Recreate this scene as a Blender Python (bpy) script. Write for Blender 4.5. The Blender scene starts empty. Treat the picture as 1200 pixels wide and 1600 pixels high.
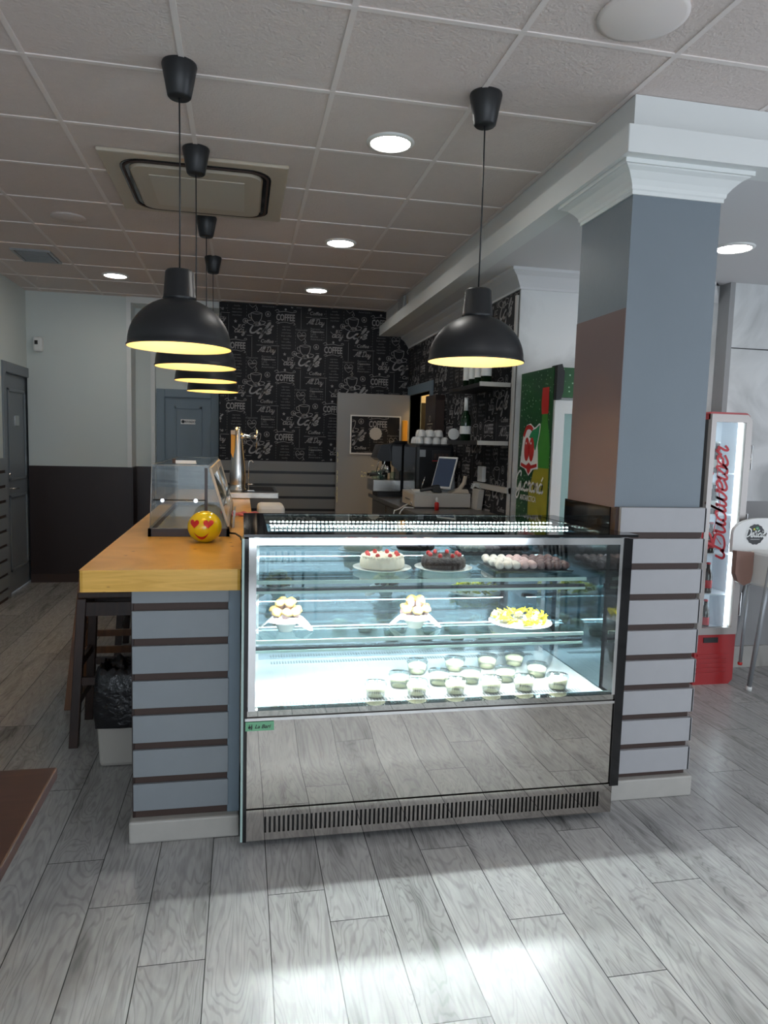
import bpy, bmesh, math, random
from mathutils import Vector, Matrix
random.seed(7)
S = bpy.context.scene
COL = S.collection
PI = math.pi

# ------------------------------------------------------------------ camera
YAW, PIT, ROL, FPX = .198663, -.098696, .0271717, 1110.07
cy, sy, cp, sp = math.cos(YAW), math.sin(YAW), math.cos(PIT), math.sin(PIT)
fw = Vector((sy*cp, cy*cp, sp)); r0 = Vector((cy, -sy, 0)); u0 = r0.cross(fw)
rr = math.cos(ROL)*r0 + math.sin(ROL)*u0
uu = -math.sin(ROL)*r0 + math.cos(ROL)*u0
cd = bpy.data.cameras.new('camera'); cam = bpy.data.objects.new('camera', cd); COL.objects.link(cam)
cd.sensor_fit = 'HORIZONTAL'; cd.sensor_width = 36; cd.lens = 36*FPX/1200
cd.clip_start = .05; cd.clip_end = 100
cam.matrix_world = Matrix(((rr.x, uu.x, -fw.x, 0), (rr.y, uu.y, -fw.y, 0), (rr.z, uu.z, -fw.z, 1.6), (0, 0, 0, 1)))
S.camera = cam
S.cycles.transparent_max_bounces = 40

# ------------------------------------------------------------------ view, sky, daylight
S.view_settings.view_transform = 'Standard'; S.view_settings.look = 'None'
S.view_settings.exposure = 0.12; S.view_settings.gamma = 1; S.view_settings.use_curve_mapping = False
W = bpy.data.worlds.new('sky'); S.world = W; W.use_nodes = True
bg = W.node_tree.nodes['Background']; bg.inputs[0].default_value = (.75, .86, 1, 1); bg.inputs[1].default_value = 1.6
def area(name, loc, rot, sx, sy_, power, col):
    l = bpy.data.lights.new(name, 'AREA'); l.shape = 'RECTANGLE'; l.size = sx; l.size_y = sy_; l.energy = power; l.color = col
    o = bpy.data.objects.new(name, l); o.location = loc; o.rotation_euler = rot; COL.objects.link(o); return o
area('daylight_front_window', (1.35, -3.34, 1.5), (PI/2, 0, 0), 4.6, 2.4, 62, (.86, .94, 1))
area('daylight_side_window', (5.7, .4, 1.4), (PI/2, 0, PI/2), 3.4, 2.1, 42, (.82, .9, 1))
sl = bpy.data.lights.new('sun', 'SUN'); sl.energy = 1.6; sl.angle = math.radians(1.0); sl.color = (.9, .97, 1)
so = bpy.data.objects.new('sun', sl); so.rotation_euler = Vector((.325, 1, -.4306)).to_track_quat('-Z', 'Y').to_euler(); so.location = (1, -8, 5); COL.objects.link(so)

# ------------------------------------------------------------------ materials
def newmat(name):
    m = bpy.data.materials.new(name); m.use_nodes = True
    return m, m.node_tree, m.node_tree.nodes['Principled BSDF']
def mat(name, col, rough=.5, metal=0, emit=None, es=0, spec=.5, noise=0, nscale=8, bump=0, bscale=40, coat=0, trans=0):
    m, nt, b = newmat(name)
    b.inputs['Base Color'].default_value = (*col, 1); b.inputs['Roughness'].default_value = rough
    b.inputs['Metallic'].default_value = metal; b.inputs['Specular IOR Level'].default_value = spec
    b.inputs['Coat Weight'].default_value = coat; b.inputs['Transmission Weight'].default_value = trans
    if emit: b.inputs['Emission Color'].default_value = (*emit, 1); b.inputs['Emission Strength'].default_value = es
    tc = nt.nodes.new('ShaderNodeTexCoord')
    if noise:
        n = nt.nodes.new('ShaderNodeTexNoise'); n.inputs['Scale'].default_value = nscale; n.inputs['Detail'].default_value = 5
        nt.links.new(tc.outputs['Object'], n.inputs['Vector'])
        mx = nt.nodes.new('ShaderNodeMix'); mx.data_type = 'RGBA'
        mx.inputs[6].default_value = (*[c*(1-noise) for c in col], 1); mx.inputs[7].default_value = (*[min(1, c*(1+noise)) for c in col], 1)
        nt.links.new(n.outputs['Fac'], mx.inputs[0]); nt.links.new(mx.outputs[2], b.inputs['Base Color'])
    if bump:
        n = nt.nodes.new('ShaderNodeTexNoise'); n.inputs['Scale'].default_value = bscale; n.inputs['Detail'].default_value = 3
        nt.links.new(tc.outputs['Object'], n.inputs['Vector'])
        bp = nt.nodes.new('ShaderNodeBump'); bp.inputs['Strength'].default_value = bump; bp.inputs['Distance'].default_value = .01
        nt.links.new(n.outputs['Fac'], bp.inputs['Height']); nt.links.new(bp.outputs[0], b.inputs['Normal'])
    return m
def glassmat(name, tint, fac=1.0, rough=.0):
    m = bpy.data.materials.new(name); m.use_nodes = True; nt = m.node_tree; nt.nodes.clear()
    o = nt.nodes.new('ShaderNodeOutputMaterial'); t = nt.nodes.new('ShaderNodeBsdfTransparent'); g = nt.nodes.new('ShaderNodeBsdfGlossy')
    t.inputs[0].default_value = (*tint, 1); g.inputs['Roughness'].default_value = rough
    lw = nt.nodes.new('ShaderNodeLayerWeight'); lw.inputs[0].default_value = .5
    fr = nt.nodes.new('ShaderNodeMath'); fr.operation = 'POWER'; fr.inputs[1].default_value = 5; nt.links.new(lw.outputs['Facing'], fr.inputs[0])
    mu = nt.nodes.new('ShaderNodeMath'); mu.operation = 'MULTIPLY_ADD'; mu.inputs[1].default_value = .9*min(fac, 1); mu.inputs[2].default_value = .035*fac
    mx = nt.nodes.new('ShaderNodeMixShader')
    nt.links.new(fr.outputs[0], mu.inputs[0]); nt.links.new(mu.outputs[0], mx.inputs[0]); nt.links.new(t.outputs[0], mx.inputs[1]); nt.links.new(g.outputs[0], mx.inputs[2]); nt.links.new(mx.outputs[0], o.inputs[0])
    return m
def woodmat(name, c1, c2, axis=(1, 8, 8), rough=.4, knots=False, scale=3):
    m, nt, b = newmat(name)
    N = nt.nodes.new; L = nt.links.new
    tc = N('ShaderNodeTexCoord'); mp = N('ShaderNodeMapping'); mp.inputs['Scale'].default_value = axis
    n = N('ShaderNodeTexNoise'); n.inputs['Scale'].default_value = scale; n.inputs['Detail'].default_value = 6; n.inputs['Distortion'].default_value = 1.2
    L(tc.outputs['Object'], mp.inputs[0]); L(mp.outputs[0], n.inputs['Vector'])
    cr = N('ShaderNodeValToRGB'); cr.color_ramp.elements[0].color = (*c1, 1); cr.color_ramp.elements[1].color = (*c2, 1)
    cr.color_ramp.elements[0].position = .3; cr.color_ramp.elements[1].position = .7
    L(n.outputs['Fac'], cr.inputs[0])
    out = cr.outputs[0]
    if knots:
        v = N('ShaderNodeTexVoronoi'); v.inputs['Scale'].default_value = 9
        m2 = N('ShaderNodeMapping'); m2.inputs['Scale'].default_value = (1, .8, 2.2); L(tc.outputs['Object'], m2.inputs[0]); L(m2.outputs[0], v.inputs['Vector'])
        r2 = N('ShaderNodeValToRGB'); r2.color_ramp.elements[0].position = .04; r2.color_ramp.elements[1].position = .11
        r2.color_ramp.elements[0].color = (1, 1, 1, 1); r2.color_ramp.elements[1].color = (0, 0, 0, 1)
        L(v.outputs['Distance'], r2.inputs[0])
        mx = N('ShaderNodeMix'); mx.data_type = 'RGBA'; L(r2.outputs[0], mx.inputs[0]); L(out, mx.inputs[6]); mx.inputs[7].default_value = (.25, .07, .02, 1)
        out = mx.outputs[2]
    L(out, b.inputs['Base Color']); b.inputs['Roughness'].default_value = rough
    return m
def floormat():
    m, nt, b = newmat('wood_look_tiles'); N = nt.nodes.new; L = nt.links.new
    def math_(op, a, c=None, d=None):
        x = N('ShaderNodeMath'); x.operation = op
        for i, v in enumerate((a, c, d)):
            if v is None: continue
            if isinstance(v, (int, float)): x.inputs[i].default_value = v
            else: L(v, x.inputs[i])
        return x.outputs[0]
    tc = N('ShaderNodeTexCoord'); sx = N('ShaderNodeSeparateXYZ'); L(tc.outputs['Object'], sx.inputs[0])
    xs = math_('DIVIDE', math_('ADD', sx.outputs[0], 10.1), .2)
    ix = math_('FLOOR', xs); fx = math_('FRACT', xs)
    off = math_('FRACT', math_('MULTIPLY', math_('SINE', math_('MULTIPLY', ix, 12.9898)), 437.585))
    off = math_('FRACT', math_('ADD', math_('MULTIPLY', ix, .3167), math_('MULTIPLY', off, .22)))
    ys = math_('ADD', math_('DIVIDE', math_('ADD', sx.outputs[1], 20), 1.2), off)
    iy = math_('FLOOR', ys); fy = math_('FRACT', ys)
    dx = math_('MULTIPLY', math_('MINIMUM', fx, math_('SUBTRACT', 1, fx)), .2)
    dy = math_('MULTIPLY', math_('MINIMUM', fy, math_('SUBTRACT', 1, fy)), 1.2)
    d = math_('MINIMUM', dx, dy)
    gap = N('ShaderNodeMapRange'); gap.inputs[1].default_value = .0010; gap.inputs[2].default_value = .0022; L(d, gap.inputs[0])
    wn = N('ShaderNodeTexWhiteNoise'); wn.noise_dimensions = '2D'; cb = N('ShaderNodeCombineXYZ'); L(ix, cb.inputs[0]); L(iy, cb.inputs[1]); L(cb.outputs[0], wn.inputs['Vector'])
    # grain: stretched noise, offset per plank
    c2 = N('ShaderNodeCombineXYZ'); L(math_('ADD', math_('MULTIPLY', sx.outputs[0], 1), math_('MULTIPLY', wn.outputs['Value'], 37)), c2.inputs[0])
    L(math_('MULTIPLY', sx.outputs[1], .16), c2.inputs[1]); L(math_('MULTIPLY', wn.outputs['Value'], 91), c2.inputs[2])
    n1 = N('ShaderNodeTexNoise'); n1.inputs['Scale'].default_value = 7; n1.inputs['Detail'].default_value = 3; n1.inputs['Distortion'].default_value = .6; L(c2.outputs[0], n1.inputs['Vector'])
    rings = math_('SINE', math_('MULTIPLY', n1.outputs['Fac'], 150))
    ringr = N('ShaderNodeMapRange'); ringr.inputs[1].default_value = .2; ringr.inputs[2].default_value = 1; L(rings, ringr.inputs[0])
    n2 = N('ShaderNodeTexNoise'); n2.inputs['Scale'].default_value = 60; n2.inputs['Detail'].default_value = 4; L(c2.outputs[0], n2.inputs['Vector'])
    n3 = N('ShaderNodeTexNoise'); n3.inputs['Scale'].default_value = 9; n3.inputs['Detail'].default_value = 2; L(c2.outputs[0], n3.inputs['Vector'])
    dark = N('ShaderNodeMapRange'); dark.inputs[1].default_value = .56; dark.inputs[2].default_value = .76; L(n3.outputs['Fac'], dark.inputs[0])
    tone = math_('ADD', math_('MULTIPLY', wn.outputs['Value'], .09), .345)
    tone = math_('SUBTRACT', tone, math_('MULTIPLY', ringr.outputs[0], .075))
    tone = math_('ADD', tone, math_('MULTIPLY', math_('SUBTRACT', n2.outputs['Fac'], .5), .22))
    tone = math_('SUBTRACT', tone, math_('MULTIPLY', dark.outputs[0], .17))
    # small knots
    v = N('ShaderNodeTexVoronoi'); v.inputs['Scale'].default_value = 2.3; c3 = N('ShaderNodeCombineXYZ'); L(math_('ADD', math_('MULTIPLY', sx.outputs[0], 1.8), math_('MULTIPLY', wn.outputs['Value'], 5)), c3.inputs[0]); L(sx.outputs[1], c3.inputs[1]); L(c3.outputs[0], v.inputs['Vector'])
    kn = N('ShaderNodeMapRange'); kn.inputs[1].default_value = .012; kn.inputs[2].default_value = .05; L(v.outputs['Distance'], kn.inputs[0])
    tone = math_('MULTIPLY', tone, math_('ADD', .45, math_('MULTIPLY', kn.outputs[0], .55)))
    tone = math_('MULTIPLY', tone, math_('ADD', .12, math_('MULTIPLY', gap.outputs[0], .88)))
    cc = N('ShaderNodeCombineColor'); L(tone, cc.inputs[0]); L(math_('MULTIPLY', tone, .985), cc.inputs[1]); L(math_('MULTIPLY', tone, .965), cc.inputs[2])
    L(cc.outputs[0], b.inputs['Base Color']); b.inputs['Roughness'].default_value = .26; b.inputs['Specular IOR Level'].default_value = .45
    bp = N('ShaderNodeBump'); bp.inputs['Strength'].default_value = .15; bp.inputs['Distance'].default_value = .002; L(tone, bp.inputs['Height']); L(bp.outputs[0], b.inputs['Normal'])
    return m
def stuccomat():
    m, nt, b = newmat('marbled_stucco'); N = nt.nodes.new; L = nt.links.new
    tc = N('ShaderNodeTexCoord'); n = N('ShaderNodeTexNoise'); n.inputs['Scale'].default_value = 1.6; n.inputs['Detail'].default_value = 7; n.inputs['Distortion'].default_value = 1.5
    L(tc.outputs['Object'], n.inputs['Vector']); cr = N('ShaderNodeValToRGB')
    cr.color_ramp.elements[0].position = .3; cr.color_ramp.elements[0].color = (.42, .43, .43, 1)
    cr.color_ramp.elements[1].position = .56; cr.color_ramp.elements[1].color = (.68, .69, .69, 1)
    L(n.outputs['Fac'], cr.inputs[0]); L(cr.outputs[0], b.inputs['Base Color']); b.inputs['Roughness'].default_value = .5
    return m
def greencanmat():
    m, nt, b = newmat('dewy_green_print'); N = nt.nodes.new; L = nt.links.new
    tc = N('ShaderNodeTexCoord'); v = N('ShaderNodeTexVoronoi'); v.inputs['Scale'].default_value = 34; L(tc.outputs['Object'], v.inputs['Vector'])
    cr = N('ShaderNodeValToRGB'); cr.color_ramp.elements[0].position = .10; cr.color_ramp.elements[0].color = (.45, .70, .45, 1)
    cr.color_ramp.elements[1].position = .22; cr.color_ramp.elements[1].color = (.002, .02, .006, 1)
    n = N('ShaderNodeTexNoise'); n.inputs['Scale'].default_value = 2.5; L(tc.outputs['Object'], n.inputs['Vector'])
    c2 = N('ShaderNodeValToRGB'); c2.color_ramp.elements[0].position = .4; c2.color_ramp.elements[0].color = (0, .035, .012, 1); c2.color_ramp.elements[1].position = .72; c2.color_ramp.elements[1].color = (.01, .10, .015, 1)
    L(n.outputs['Fac'], c2.inputs[0])
    L(v.outputs['Distance'], cr.inputs[0])
    mx = N('ShaderNodeMix'); mx.data_type = 'RGBA'; mx.blend_type = 'SCREEN'; mx.inputs[0].default_value = .7; L(c2.outputs[0], mx.inputs[6]); L(cr.outputs[0], mx.inputs[7])
    L(mx.outputs[2], b.inputs['Base Color']); b.inputs['Roughness'].default_value = .35
    return m

M_ = {}
M_['floor'] = floormat()
M_['ceil'] = mat('ceiling_tile', (.68, .595, .56), .9, bump=.5, bscale=90, noise=.04, nscale=30)
M_['grid'] = mat('ceiling_grid_paint', (.78, .71, .68), .6)
M_['white'] = mat('white_paint', (.74, .76, .75), .7)
M_['soffit'] = mat('soffit_paint', (.66, .66, .67), .7)
M_['stucco'] = stuccomat()
M_['greywall'] = mat('grey_wall', (.30, .30, .30), .6, noise=.15, nscale=3)
M_['greenwhite'] = mat('pale_wall_paint', (.62, .67, .65), .7)
M_['dado'] = mat('dark_brown_dado', (.022, .010, .008), .35)
M_['bluegrey'] = mat('blue_grey_paint', (.17, .225, .27), .45, bump=.1, bscale=20)
M_['bluegrey_dk'] = mat('blue_grey_shadow_gap', (.05, .06, .07), .6)
M_['doorgrey'] = mat('grey_door_paint', (.19, .215, .24), .45)
M_['pillarblue'] = mat('pillar_blue_paint', (.175, .21, .24), .38, noise=.06, nscale=4, bump=.1, bscale=15)
M_['pillarsheen'] = mat('pillar_mauve_sheen', (.17, .115, .11), .5)  # mauve reflection on the pillar side, put into the colour
M_['slat'] = mat('pale_grey_slat', (.37, .37, .385), .5, noise=.05, nscale=12)
M_['slatblue'] = mat('grey_blue_slat', (.225, .25, .27), .45, noise=.05, nscale=12)
M_['slatfar'] = mat('mid_grey_slat', (.20, .20, .20), .5)
M_['groove'] = mat('brown_groove', (.05, .028, .022), .6)
M_['base_tile'] = mat('cream_skirting', (.42, .405, .375), .5, noise=.1, nscale=15)
M_['black'] = mat('black_plastic', (.012, .012, .013), .4)
M_['blackmatte'] = mat('black_lampshade', (.014, .015, .017), .42)
M_['blackgloss'] = mat('black_gloss', (.006, .006, .007), .06)
M_['blackglass'] = mat('black_enamel_glass', (.004, .004, .005), .08)
M_['shadein'] = mat('lamp_inner_white', (.95, .80, .50), .6)
M_['bulb'] = mat('warm_bulb', (1, .9, .7), .4, emit=(1, .66, .28), es=60)
M_['led'] = mat('downlight_led', (1, 1, 1), .4, emit=(1, .97, .92), es=46)
M_['ledstrip'] = mat('led_beads', (1, 1, 1), .4, emit=(.94, 1, .98), es=32)
M_['ledtape'] = mat('led_tape', (1, 1, 1), .4, emit=(.94, 1, 1), es=190)
M_['whiteplastic'] = mat('white_plastic', (.78, .78, .76), .4)
M_['cream'] = mat('cream_plastic', (.52, .455, .37), .5)
M_['creamlt'] = mat('cream_grille', (.56, .51, .44), .5)
M_['framesteel'] = mat('brushed_frame_steel', (.36, .33, .31), .42, .8)
M_['steel'] = mat('brushed_steel', (.62, .62, .61), .25, 1)
M_['chrome'] = mat('chrome', (.8, .8, .8), .08, 1)
M_['mirror'] = mat('polished_steel_panel', (.53, .50, .465), .02, 1)
M_['darkmirror'] = mat('tinted_mirror_glass', (.30, .38, .42), .03, 1)
M_['deck'] = mat('steel_deck', (.72, .75, .76), .22, .6)
M_['glass'] = glassmat('clear_glass', (.93, .97, .96), 1.0)
M_['glassfront'] = glassmat('front_glass', (.95, .98, .98), 1.5)
M_['glassbar'] = glassmat('thin_clear_acrylic', (.95, .97, .97), .6)
M_['glassgreen'] = glassmat('green_edge_glass', (.86, .94, .93), 1.2)
M_['glassedge'] = mat('pale_green_glass_edge', (.45, .62, .58), .15, spec=.8)
M_['pine'] = woodmat('varnished_pine', (.61, .33, .045), (.80, .465, .10), (2.5, 2.5, 26), .3, True, 1.6)
M_['stoolwood'] = woodmat('dark_stool_wood', (.018, .008, .006), (.045, .02, .013), (6, 6, 1), .4)
M_['brownwood'] = woodmat('brown_stool_wood', (.10, .035, .010), (.19, .075, .022), (6, 6, 1), .4)
M_['tabletop'] = woodmat('red_brown_table', (.045, .018, .015), (.075, .030, .022), (1, 6, 1), .45)
M_['yellow'] = mat('glossy_yellow', (.80, .58, .01), .12, coat=.5)
M_['red'] = mat('red', (.55, .015, .012), .35)
M_['redpaint'] = mat('red_fridge_paint', (.36, .012, .014), .3)
M_['print'] = mat('wallpaper_chalk_print', (.31, .30, .30), .8)
M_['print2'] = mat('wallpaper_faint_print', (.17, .17, .175), .8)
M_['paper'] = mat('wallpaper_black', (.010, .010, .013), .62, spec=.3)
M_['whiteink'] = mat('white_ink', (.85, .86, .84), .5)
M_['green'] = greencanmat()
M_['bottlegreen'] = mat('bottle_green_print', (.05, .28, .03), .3, noise=.4, nscale=6)
M_['bottleyellow'] = mat('bottle_yellow_print', (.36, .33, .02), .3, noise=.35, nscale=3)
M_['leafgreen'] = mat('leaf_green', (.01, .26, .09), .4)
M_['stickergreen'] = mat('sticker_green', (.16, .42, .24), .5)
M_['cakewhite'] = mat('whipped_cream', (.88, .80, .66), .6, bump=.4, bscale=60)
M_['cakedark'] = mat('chocolate', (.035, .016, .012), .5, bump=.9, bscale=120)
M_['berry'] = mat('raspberry', (.60, .03, .03), .35, bump=.4, bscale=300)
M_['plate'] = mat('white_porcelain', (.82, .82, .80), .15)
M_['truffwhite'] = mat('white_chocolate', (.80, .72, .66), .5, bump=.3, bscale=100)
M_['truffpink'] = mat('pale_pink_truffle', (.62, .42, .42), .5, bump=.3, bscale=100)
M_['truffdark'] = mat('cocoa_truffle', (.16, .09, .09), .6, bump=.4, bscale=100)
M_['muffin'] = mat('golden_muffin', (.75, .50, .16), .7, noise=.35, nscale=40, bump=.8, bscale=60)
M_['candy'] = mat('yellow_wrapper', (.72, .62, .03), .35, noise=.3, nscale=30)
M_['candypale'] = mat('pale_cheese_candy', (.85, .80, .42), .4)
M_['napkin'] = mat('white_napkin', (.85, .85, .83), .8)
M_['mousse'] = mat('cream_mousse', (.80, .78, .52), .5)
M_['screen'] = mat('tablet_screen', (.02, .03, .05), .12, emit=(.07, .10, .17), es=.15)
M_['orange'] = mat('orange_yellow', (.75, .36, .03), .5)
M_['trayblack'] = mat('black_tray', (.03, .035, .045), .25)
M_['binbag'] = mat('black_bin_bag', (.008, .008, .010), .22, bump=1, bscale=22)
M_['binwhite'] = mat('cream_bin', (.46, .44, .40), .6)
M_['pinkcloth'] = mat('pink_ribbon', (.60, .16, .16), .6)
M_['beer'] = mat('brown_bottle_glass', (.035, .015, .012), .1, coat=.6)
M_['beerclear'] = mat('amber_bottle_glass', (.09, .075, .075), .12, coat=.4)
M_['winegreen'] = mat('dark_green_glass', (.006, .03, .010), .1, coat=.5)
M_['labelred'] = mat('red_label', (.50, .03, .04), .5)
M_['coolwhite'] = mat('cooler_interior', (.82, .86, .92), .4)
M_['coolled'] = mat('cooler_led', (1, 1, 1), .4, emit=(.85, .92, 1), es=6)
M_['counterdark'] = mat('dark_grey_counter', (.09, .085, .08), .3)
M_['beige'] = mat('beige_cash_drawer', (.52, .50, .47), .45)
M_['beigebrown'] = mat('warm_grey_door', (.30, .30, .30), .6)
M_['brownpanel'] = mat('mauve_brown', (.26, .15, .12), .35)
M_['tube'] = mat('grey_tube', (.34, .36, .38), .35, .3)
M_['warmroom'] = mat('warm_room_wall', (.80, .74, .60), .8)
M_['machineblack'] = mat('espresso_black', (.016, .017, .020), .22)
M_['frost'] = glassmat('clear_plastic_cup', (.97, .98, .98), 1.2)

# ------------------------------------------------------------------ mesh helper
class G:
    def __init__(s): s.v = []; s.f = []; s.m = []; s.sm = []; s.cur = 0
    def add(s, vs, fs, smooth=False):
        b = len(s.v); s.v += [tuple(v) for v in vs]
        for f in fs: s.f.append([b+i for i in f]); s.m.append(s.cur); s.sm.append(smooth)
        return s
    def mi(s, i): s.cur = i; return s
    def box(s, x0, x1, y0, y1, z0, z1):
        return s.add([(x0,y0,z0),(x1,y0,z0),(x1,y1,z0),(x0,y1,z0),(x0,y0,z1),(x1,y0,z1),(x1,y1,z1),(x0,y1,z1)],
                     [(0,3,2,1),(4,5,6,7),(0,1,5,4),(1,2,6,5),(2,3,7,6),(3,0,4,7)])
    def hexa(s, p): # 8 points: bottom 4, top 4
        return s.add(p, [(0,3,2,1),(4,5,6,7),(0,1,5,4),(1,2,6,5),(2,3,7,6),(3,0,4,7)])
    def prism(s, poly, a, b, axis='y', smooth=False):
        n = len(poly)
        def P(u, v, t): return {'y': (u, t, v), 'x': (t, u, v), 'z': (u, v, t)}[axis]
        vs = [P(u, v, a) for u, v in poly] + [P(u, v, b) for u, v in poly]
        s.add(vs, [tuple(range(n))[::-1], tuple(range(n, 2*n))])
        return s.add(vs, [(i, (i+1) % n, n+(i+1) % n, n+i) for i in range(n)], smooth)
    def lathe(s, prof, c=(0,0,0), n=32, smooth=True, flute=0, fn=0, cap=True):
        vs = []; fs = []
        for r, z in prof:
            for k in range(n):
                a = 2*PI*k/n; q = r*(1+flute*math.cos(fn*a)) if fn else r
                vs.append((c[0]+q*math.cos(a), c[1]+q*math.sin(a), c[2]+z))
        for i in range(len(prof)-1):
            for k in range(n):
                k2 = (k+1) % n; fs.append((i*n+k, i*n+k2, (i+1)*n+k2, (i+1)*n+k))
        s.add(vs, fs, smooth)
        if cap:
            b = len(s.v)-len(vs)
            if prof[0][0] > 1e-5: s.f.append([b+k for k in range(n)][::-1]); s.m.append(s.cur); s.sm.append(False)
            if prof[-1][0] > 1e-5: s.f.append([b+(len(prof)-1)*n+k for k in range(n)]); s.m.append(s.cur); s.sm.append(False)
        return s
    def tube(s, pts, r, n=8, smooth=True):
        pts = [Vector(p) for p in pts]; rs = r if isinstance(r, (list, tuple)) else [r]*len(pts); vs = []
        prev = None
        for i, p in enumerate(pts):
            t = (pts[min(i+1, len(pts)-1)]-pts[max(i-1, 0)]).normalized()
            if prev is None:
                a = Vector((0,0,1)) if abs(t.z) < .9 else Vector((1,0,0)); u = t.cross(a).normalized()
            else: u = (prev - t*prev.dot(t)).normalized()
            prev = u; w = t.cross(u)
            for k in range(n):
                an = 2*PI*k/n; vs.append(p+rs[i]*(math.cos(an)*u+math.sin(an)*w))
        fs = [(i*n+k, i*n+(k+1) % n, (i+1)*n+(k+1) % n, (i+1)*n+k) for i in range(len(pts)-1) for k in range(n)]
        s.add(vs, fs, smooth); b = len(s.v)-len(vs)
        s.f.append([b+k for k in range(n)][::-1]); s.m.append(s.cur); s.sm.append(False)
        s.f.append([b+(len(pts)-1)*n+k for k in range(n)]); s.m.append(s.cur); s.sm.append(False)
        return s
    def ball(s, c, r, n=16, sq=(1,1,1), smooth=True):
        m = n//2; prof = []
        vs = [(c[0], c[1], c[2]-r*sq[2])]
        for i in range(1, m):
            a = -PI/2+PI*i/m
            for k in range(n): b = 2*PI*k/n; vs.append((c[0]+r*sq[0]*math.cos(a)*math.cos(b), c[1]+r*sq[1]*math.cos(a)*math.sin(b), c[2]+r*sq[2]*math.sin(a)))
        vs.append((c[0], c[1], c[2]+r*sq[2])); fs = [(0, 1+(k+1) % n, 1+k) for k in range(n)]
        for i in range(m-2):
            for k in range(n): k2 = (k+1) % n; fs.append((1+i*n+k, 1+i*n+k2, 1+(i+1)*n+k2, 1+(i+1)*n+k))
        t = len(vs)-1; b0 = 1+(m-2)*n; fs += [(b0+k, b0+(k+1) % n, t) for k in range(n)]
        return s.add(vs, fs, smooth)
    def place(s, polys, o, ud, vd, sc=1.0):
        o = Vector(o); ud = Vector(ud)*sc; vd = Vector(vd)*sc
        vs, fs = polys
        return s.add([o+ud*x+vd*y for x, y in vs], fs)
    def obj(s, name, mats, parent=None, bevel=0, origin=None):
        me = bpy.data.meshes.new(name)
        off = origin if origin is not None else (parent.matrix_basis.translation + (parent.parent.matrix_basis.translation if parent.parent else Vector((0,0,0))) if parent else Vector((0,0,0)))
        off = Vector(off)
        me.from_pydata([Vector(v)-off for v in s.v], [], s.f)
        if not isinstance(mats, (list, tuple)): mats = [mats]
        for q in mats: me.materials.append(M_[q])
        for p, mi, sm in zip(me.polygons, s.m, s.sm): p.material_index = mi; p.use_smooth = sm
        me.validate(); me.update()
        o = bpy.data.objects.new(name, me); COL.objects.link(o)
        if parent: o.parent = parent
        elif origin is not None: o.location = off
        if bevel:
            b = o.modifiers.new('bevel', 'BEVEL'); b.width = bevel; b.segments = 2; b.limit_method = 'ANGLE'; b.angle_limit = math.radians(40)
        return o
def tag(o, label=None, cat=None, group=None, kind=None):
    if label: o['label'] = label
    if cat: o['category'] = cat
    if group: o['group'] = group
    if kind: o['kind'] = kind
    return o
def T(name, label, cat, loc, group=None):
    o = bpy.data.objects.new(name, None); COL.objects.link(o); o.location = loc; o.empty_display_size = .1
    return tag(o, label, cat, group)
def ST(o, label=None): o['kind'] = 'structure'; return o
def dup(root, loc, label=None, group=None, rotz=None, scale=None):
    r = root.copy(); COL.objects.link(r); r.location = loc
    if label: r['label'] = label
    if group: r['group'] = group
    if rotz is not None: r.rotation_euler.z = rotz
    if scale is not None: r.scale = (scale,)*3
    for ch in list(root.children):
        c = ch.copy(); COL.objects.link(c); c.parent = r
        for g in list(ch.children):
            d = g.copy(); COL.objects.link(d); d.parent = c
    return r

# ------------------------------------------------------------------ lettering
_tc = {}
def text(st, size=1, shear=0, bold=0, align='CENTER', sx=1):
    key = (st, shear, bold, align, sx)
    if key not in _tc:
        c = bpy.data.curves.new('t', 'FONT'); c.body = st; c.size = 1; c.shear = shear; c.offset = bold; c.align_x = align; c.resolution_u = 2
        o = bpy.data.objects.new('t', c); me = bpy.data.meshes.new_from_object(o)
        _tc[key] = ([(v.co.x*sx, v.co.y) for v in me.vertices], [tuple(p.vertices) for p in me.polygons])
        bpy.data.objects.remove(o); bpy.data.meshes.remove(me); bpy.data.curves.remove(c)
    vs, fs = _tc[key]; return [(x*size, y*size) for x, y in vs], fs
def catmull(p, k=4):
    if len(p) < 3: return list(p)
    q = [p[0]]+list(p)+[p[-1]]; out = []
    for i in range(1, len(q)-2):
        for j in range(k):
            t = j/k; out.append(tuple(.5*(2*q[i][d]+(q[i+1][d]-q[i-1][d])*t+(2*q[i-1][d]-5*q[i][d]+4*q[i+1][d]-q[i+2][d])*t*t+(3*q[i][d]-q[i-1][d]-3*q[i+1][d]+q[i+2][d])*t**3) for d in (0,1)))
    out.append(p[-1]); return out
def ribbon(pts, w, smooth=True, k=4):
    p = catmull(pts, k) if smooth else list(pts); vs = []; n = len(p)
    for i in range(n):
        a = p[max(i-1,0)]; b = p[min(i+1,n-1)]; dx, dy = b[0]-a[0], b[1]-a[1]; l = math.hypot(dx, dy) or 1
        nx, ny = -dy/l*w/2, dx/l*w/2; vs += [(p[i][0]+nx, p[i][1]+ny), (p[i][0]-nx, p[i][1]-ny)]
    return vs, [(2*i, 2*i+1, 2*i+3, 2*i+2) for i in range(n-1)]
def join(*ps):
    V = []; F = []
    for vs, fs in ps: b = len(V); V += vs; F += [tuple(i+b for i in f) for f in fs]
    return V, F
def tr(p, dx=0, dy=0, s=1, rot=0, sh=0):
    c, n = math.cos(rot), math.sin(rot)
    return [((x+sh*y)*s*c-y*s*n+dx, (x+sh*y)*s*n+y*s*c+dy) for x, y in p[0]], p[1]
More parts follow.
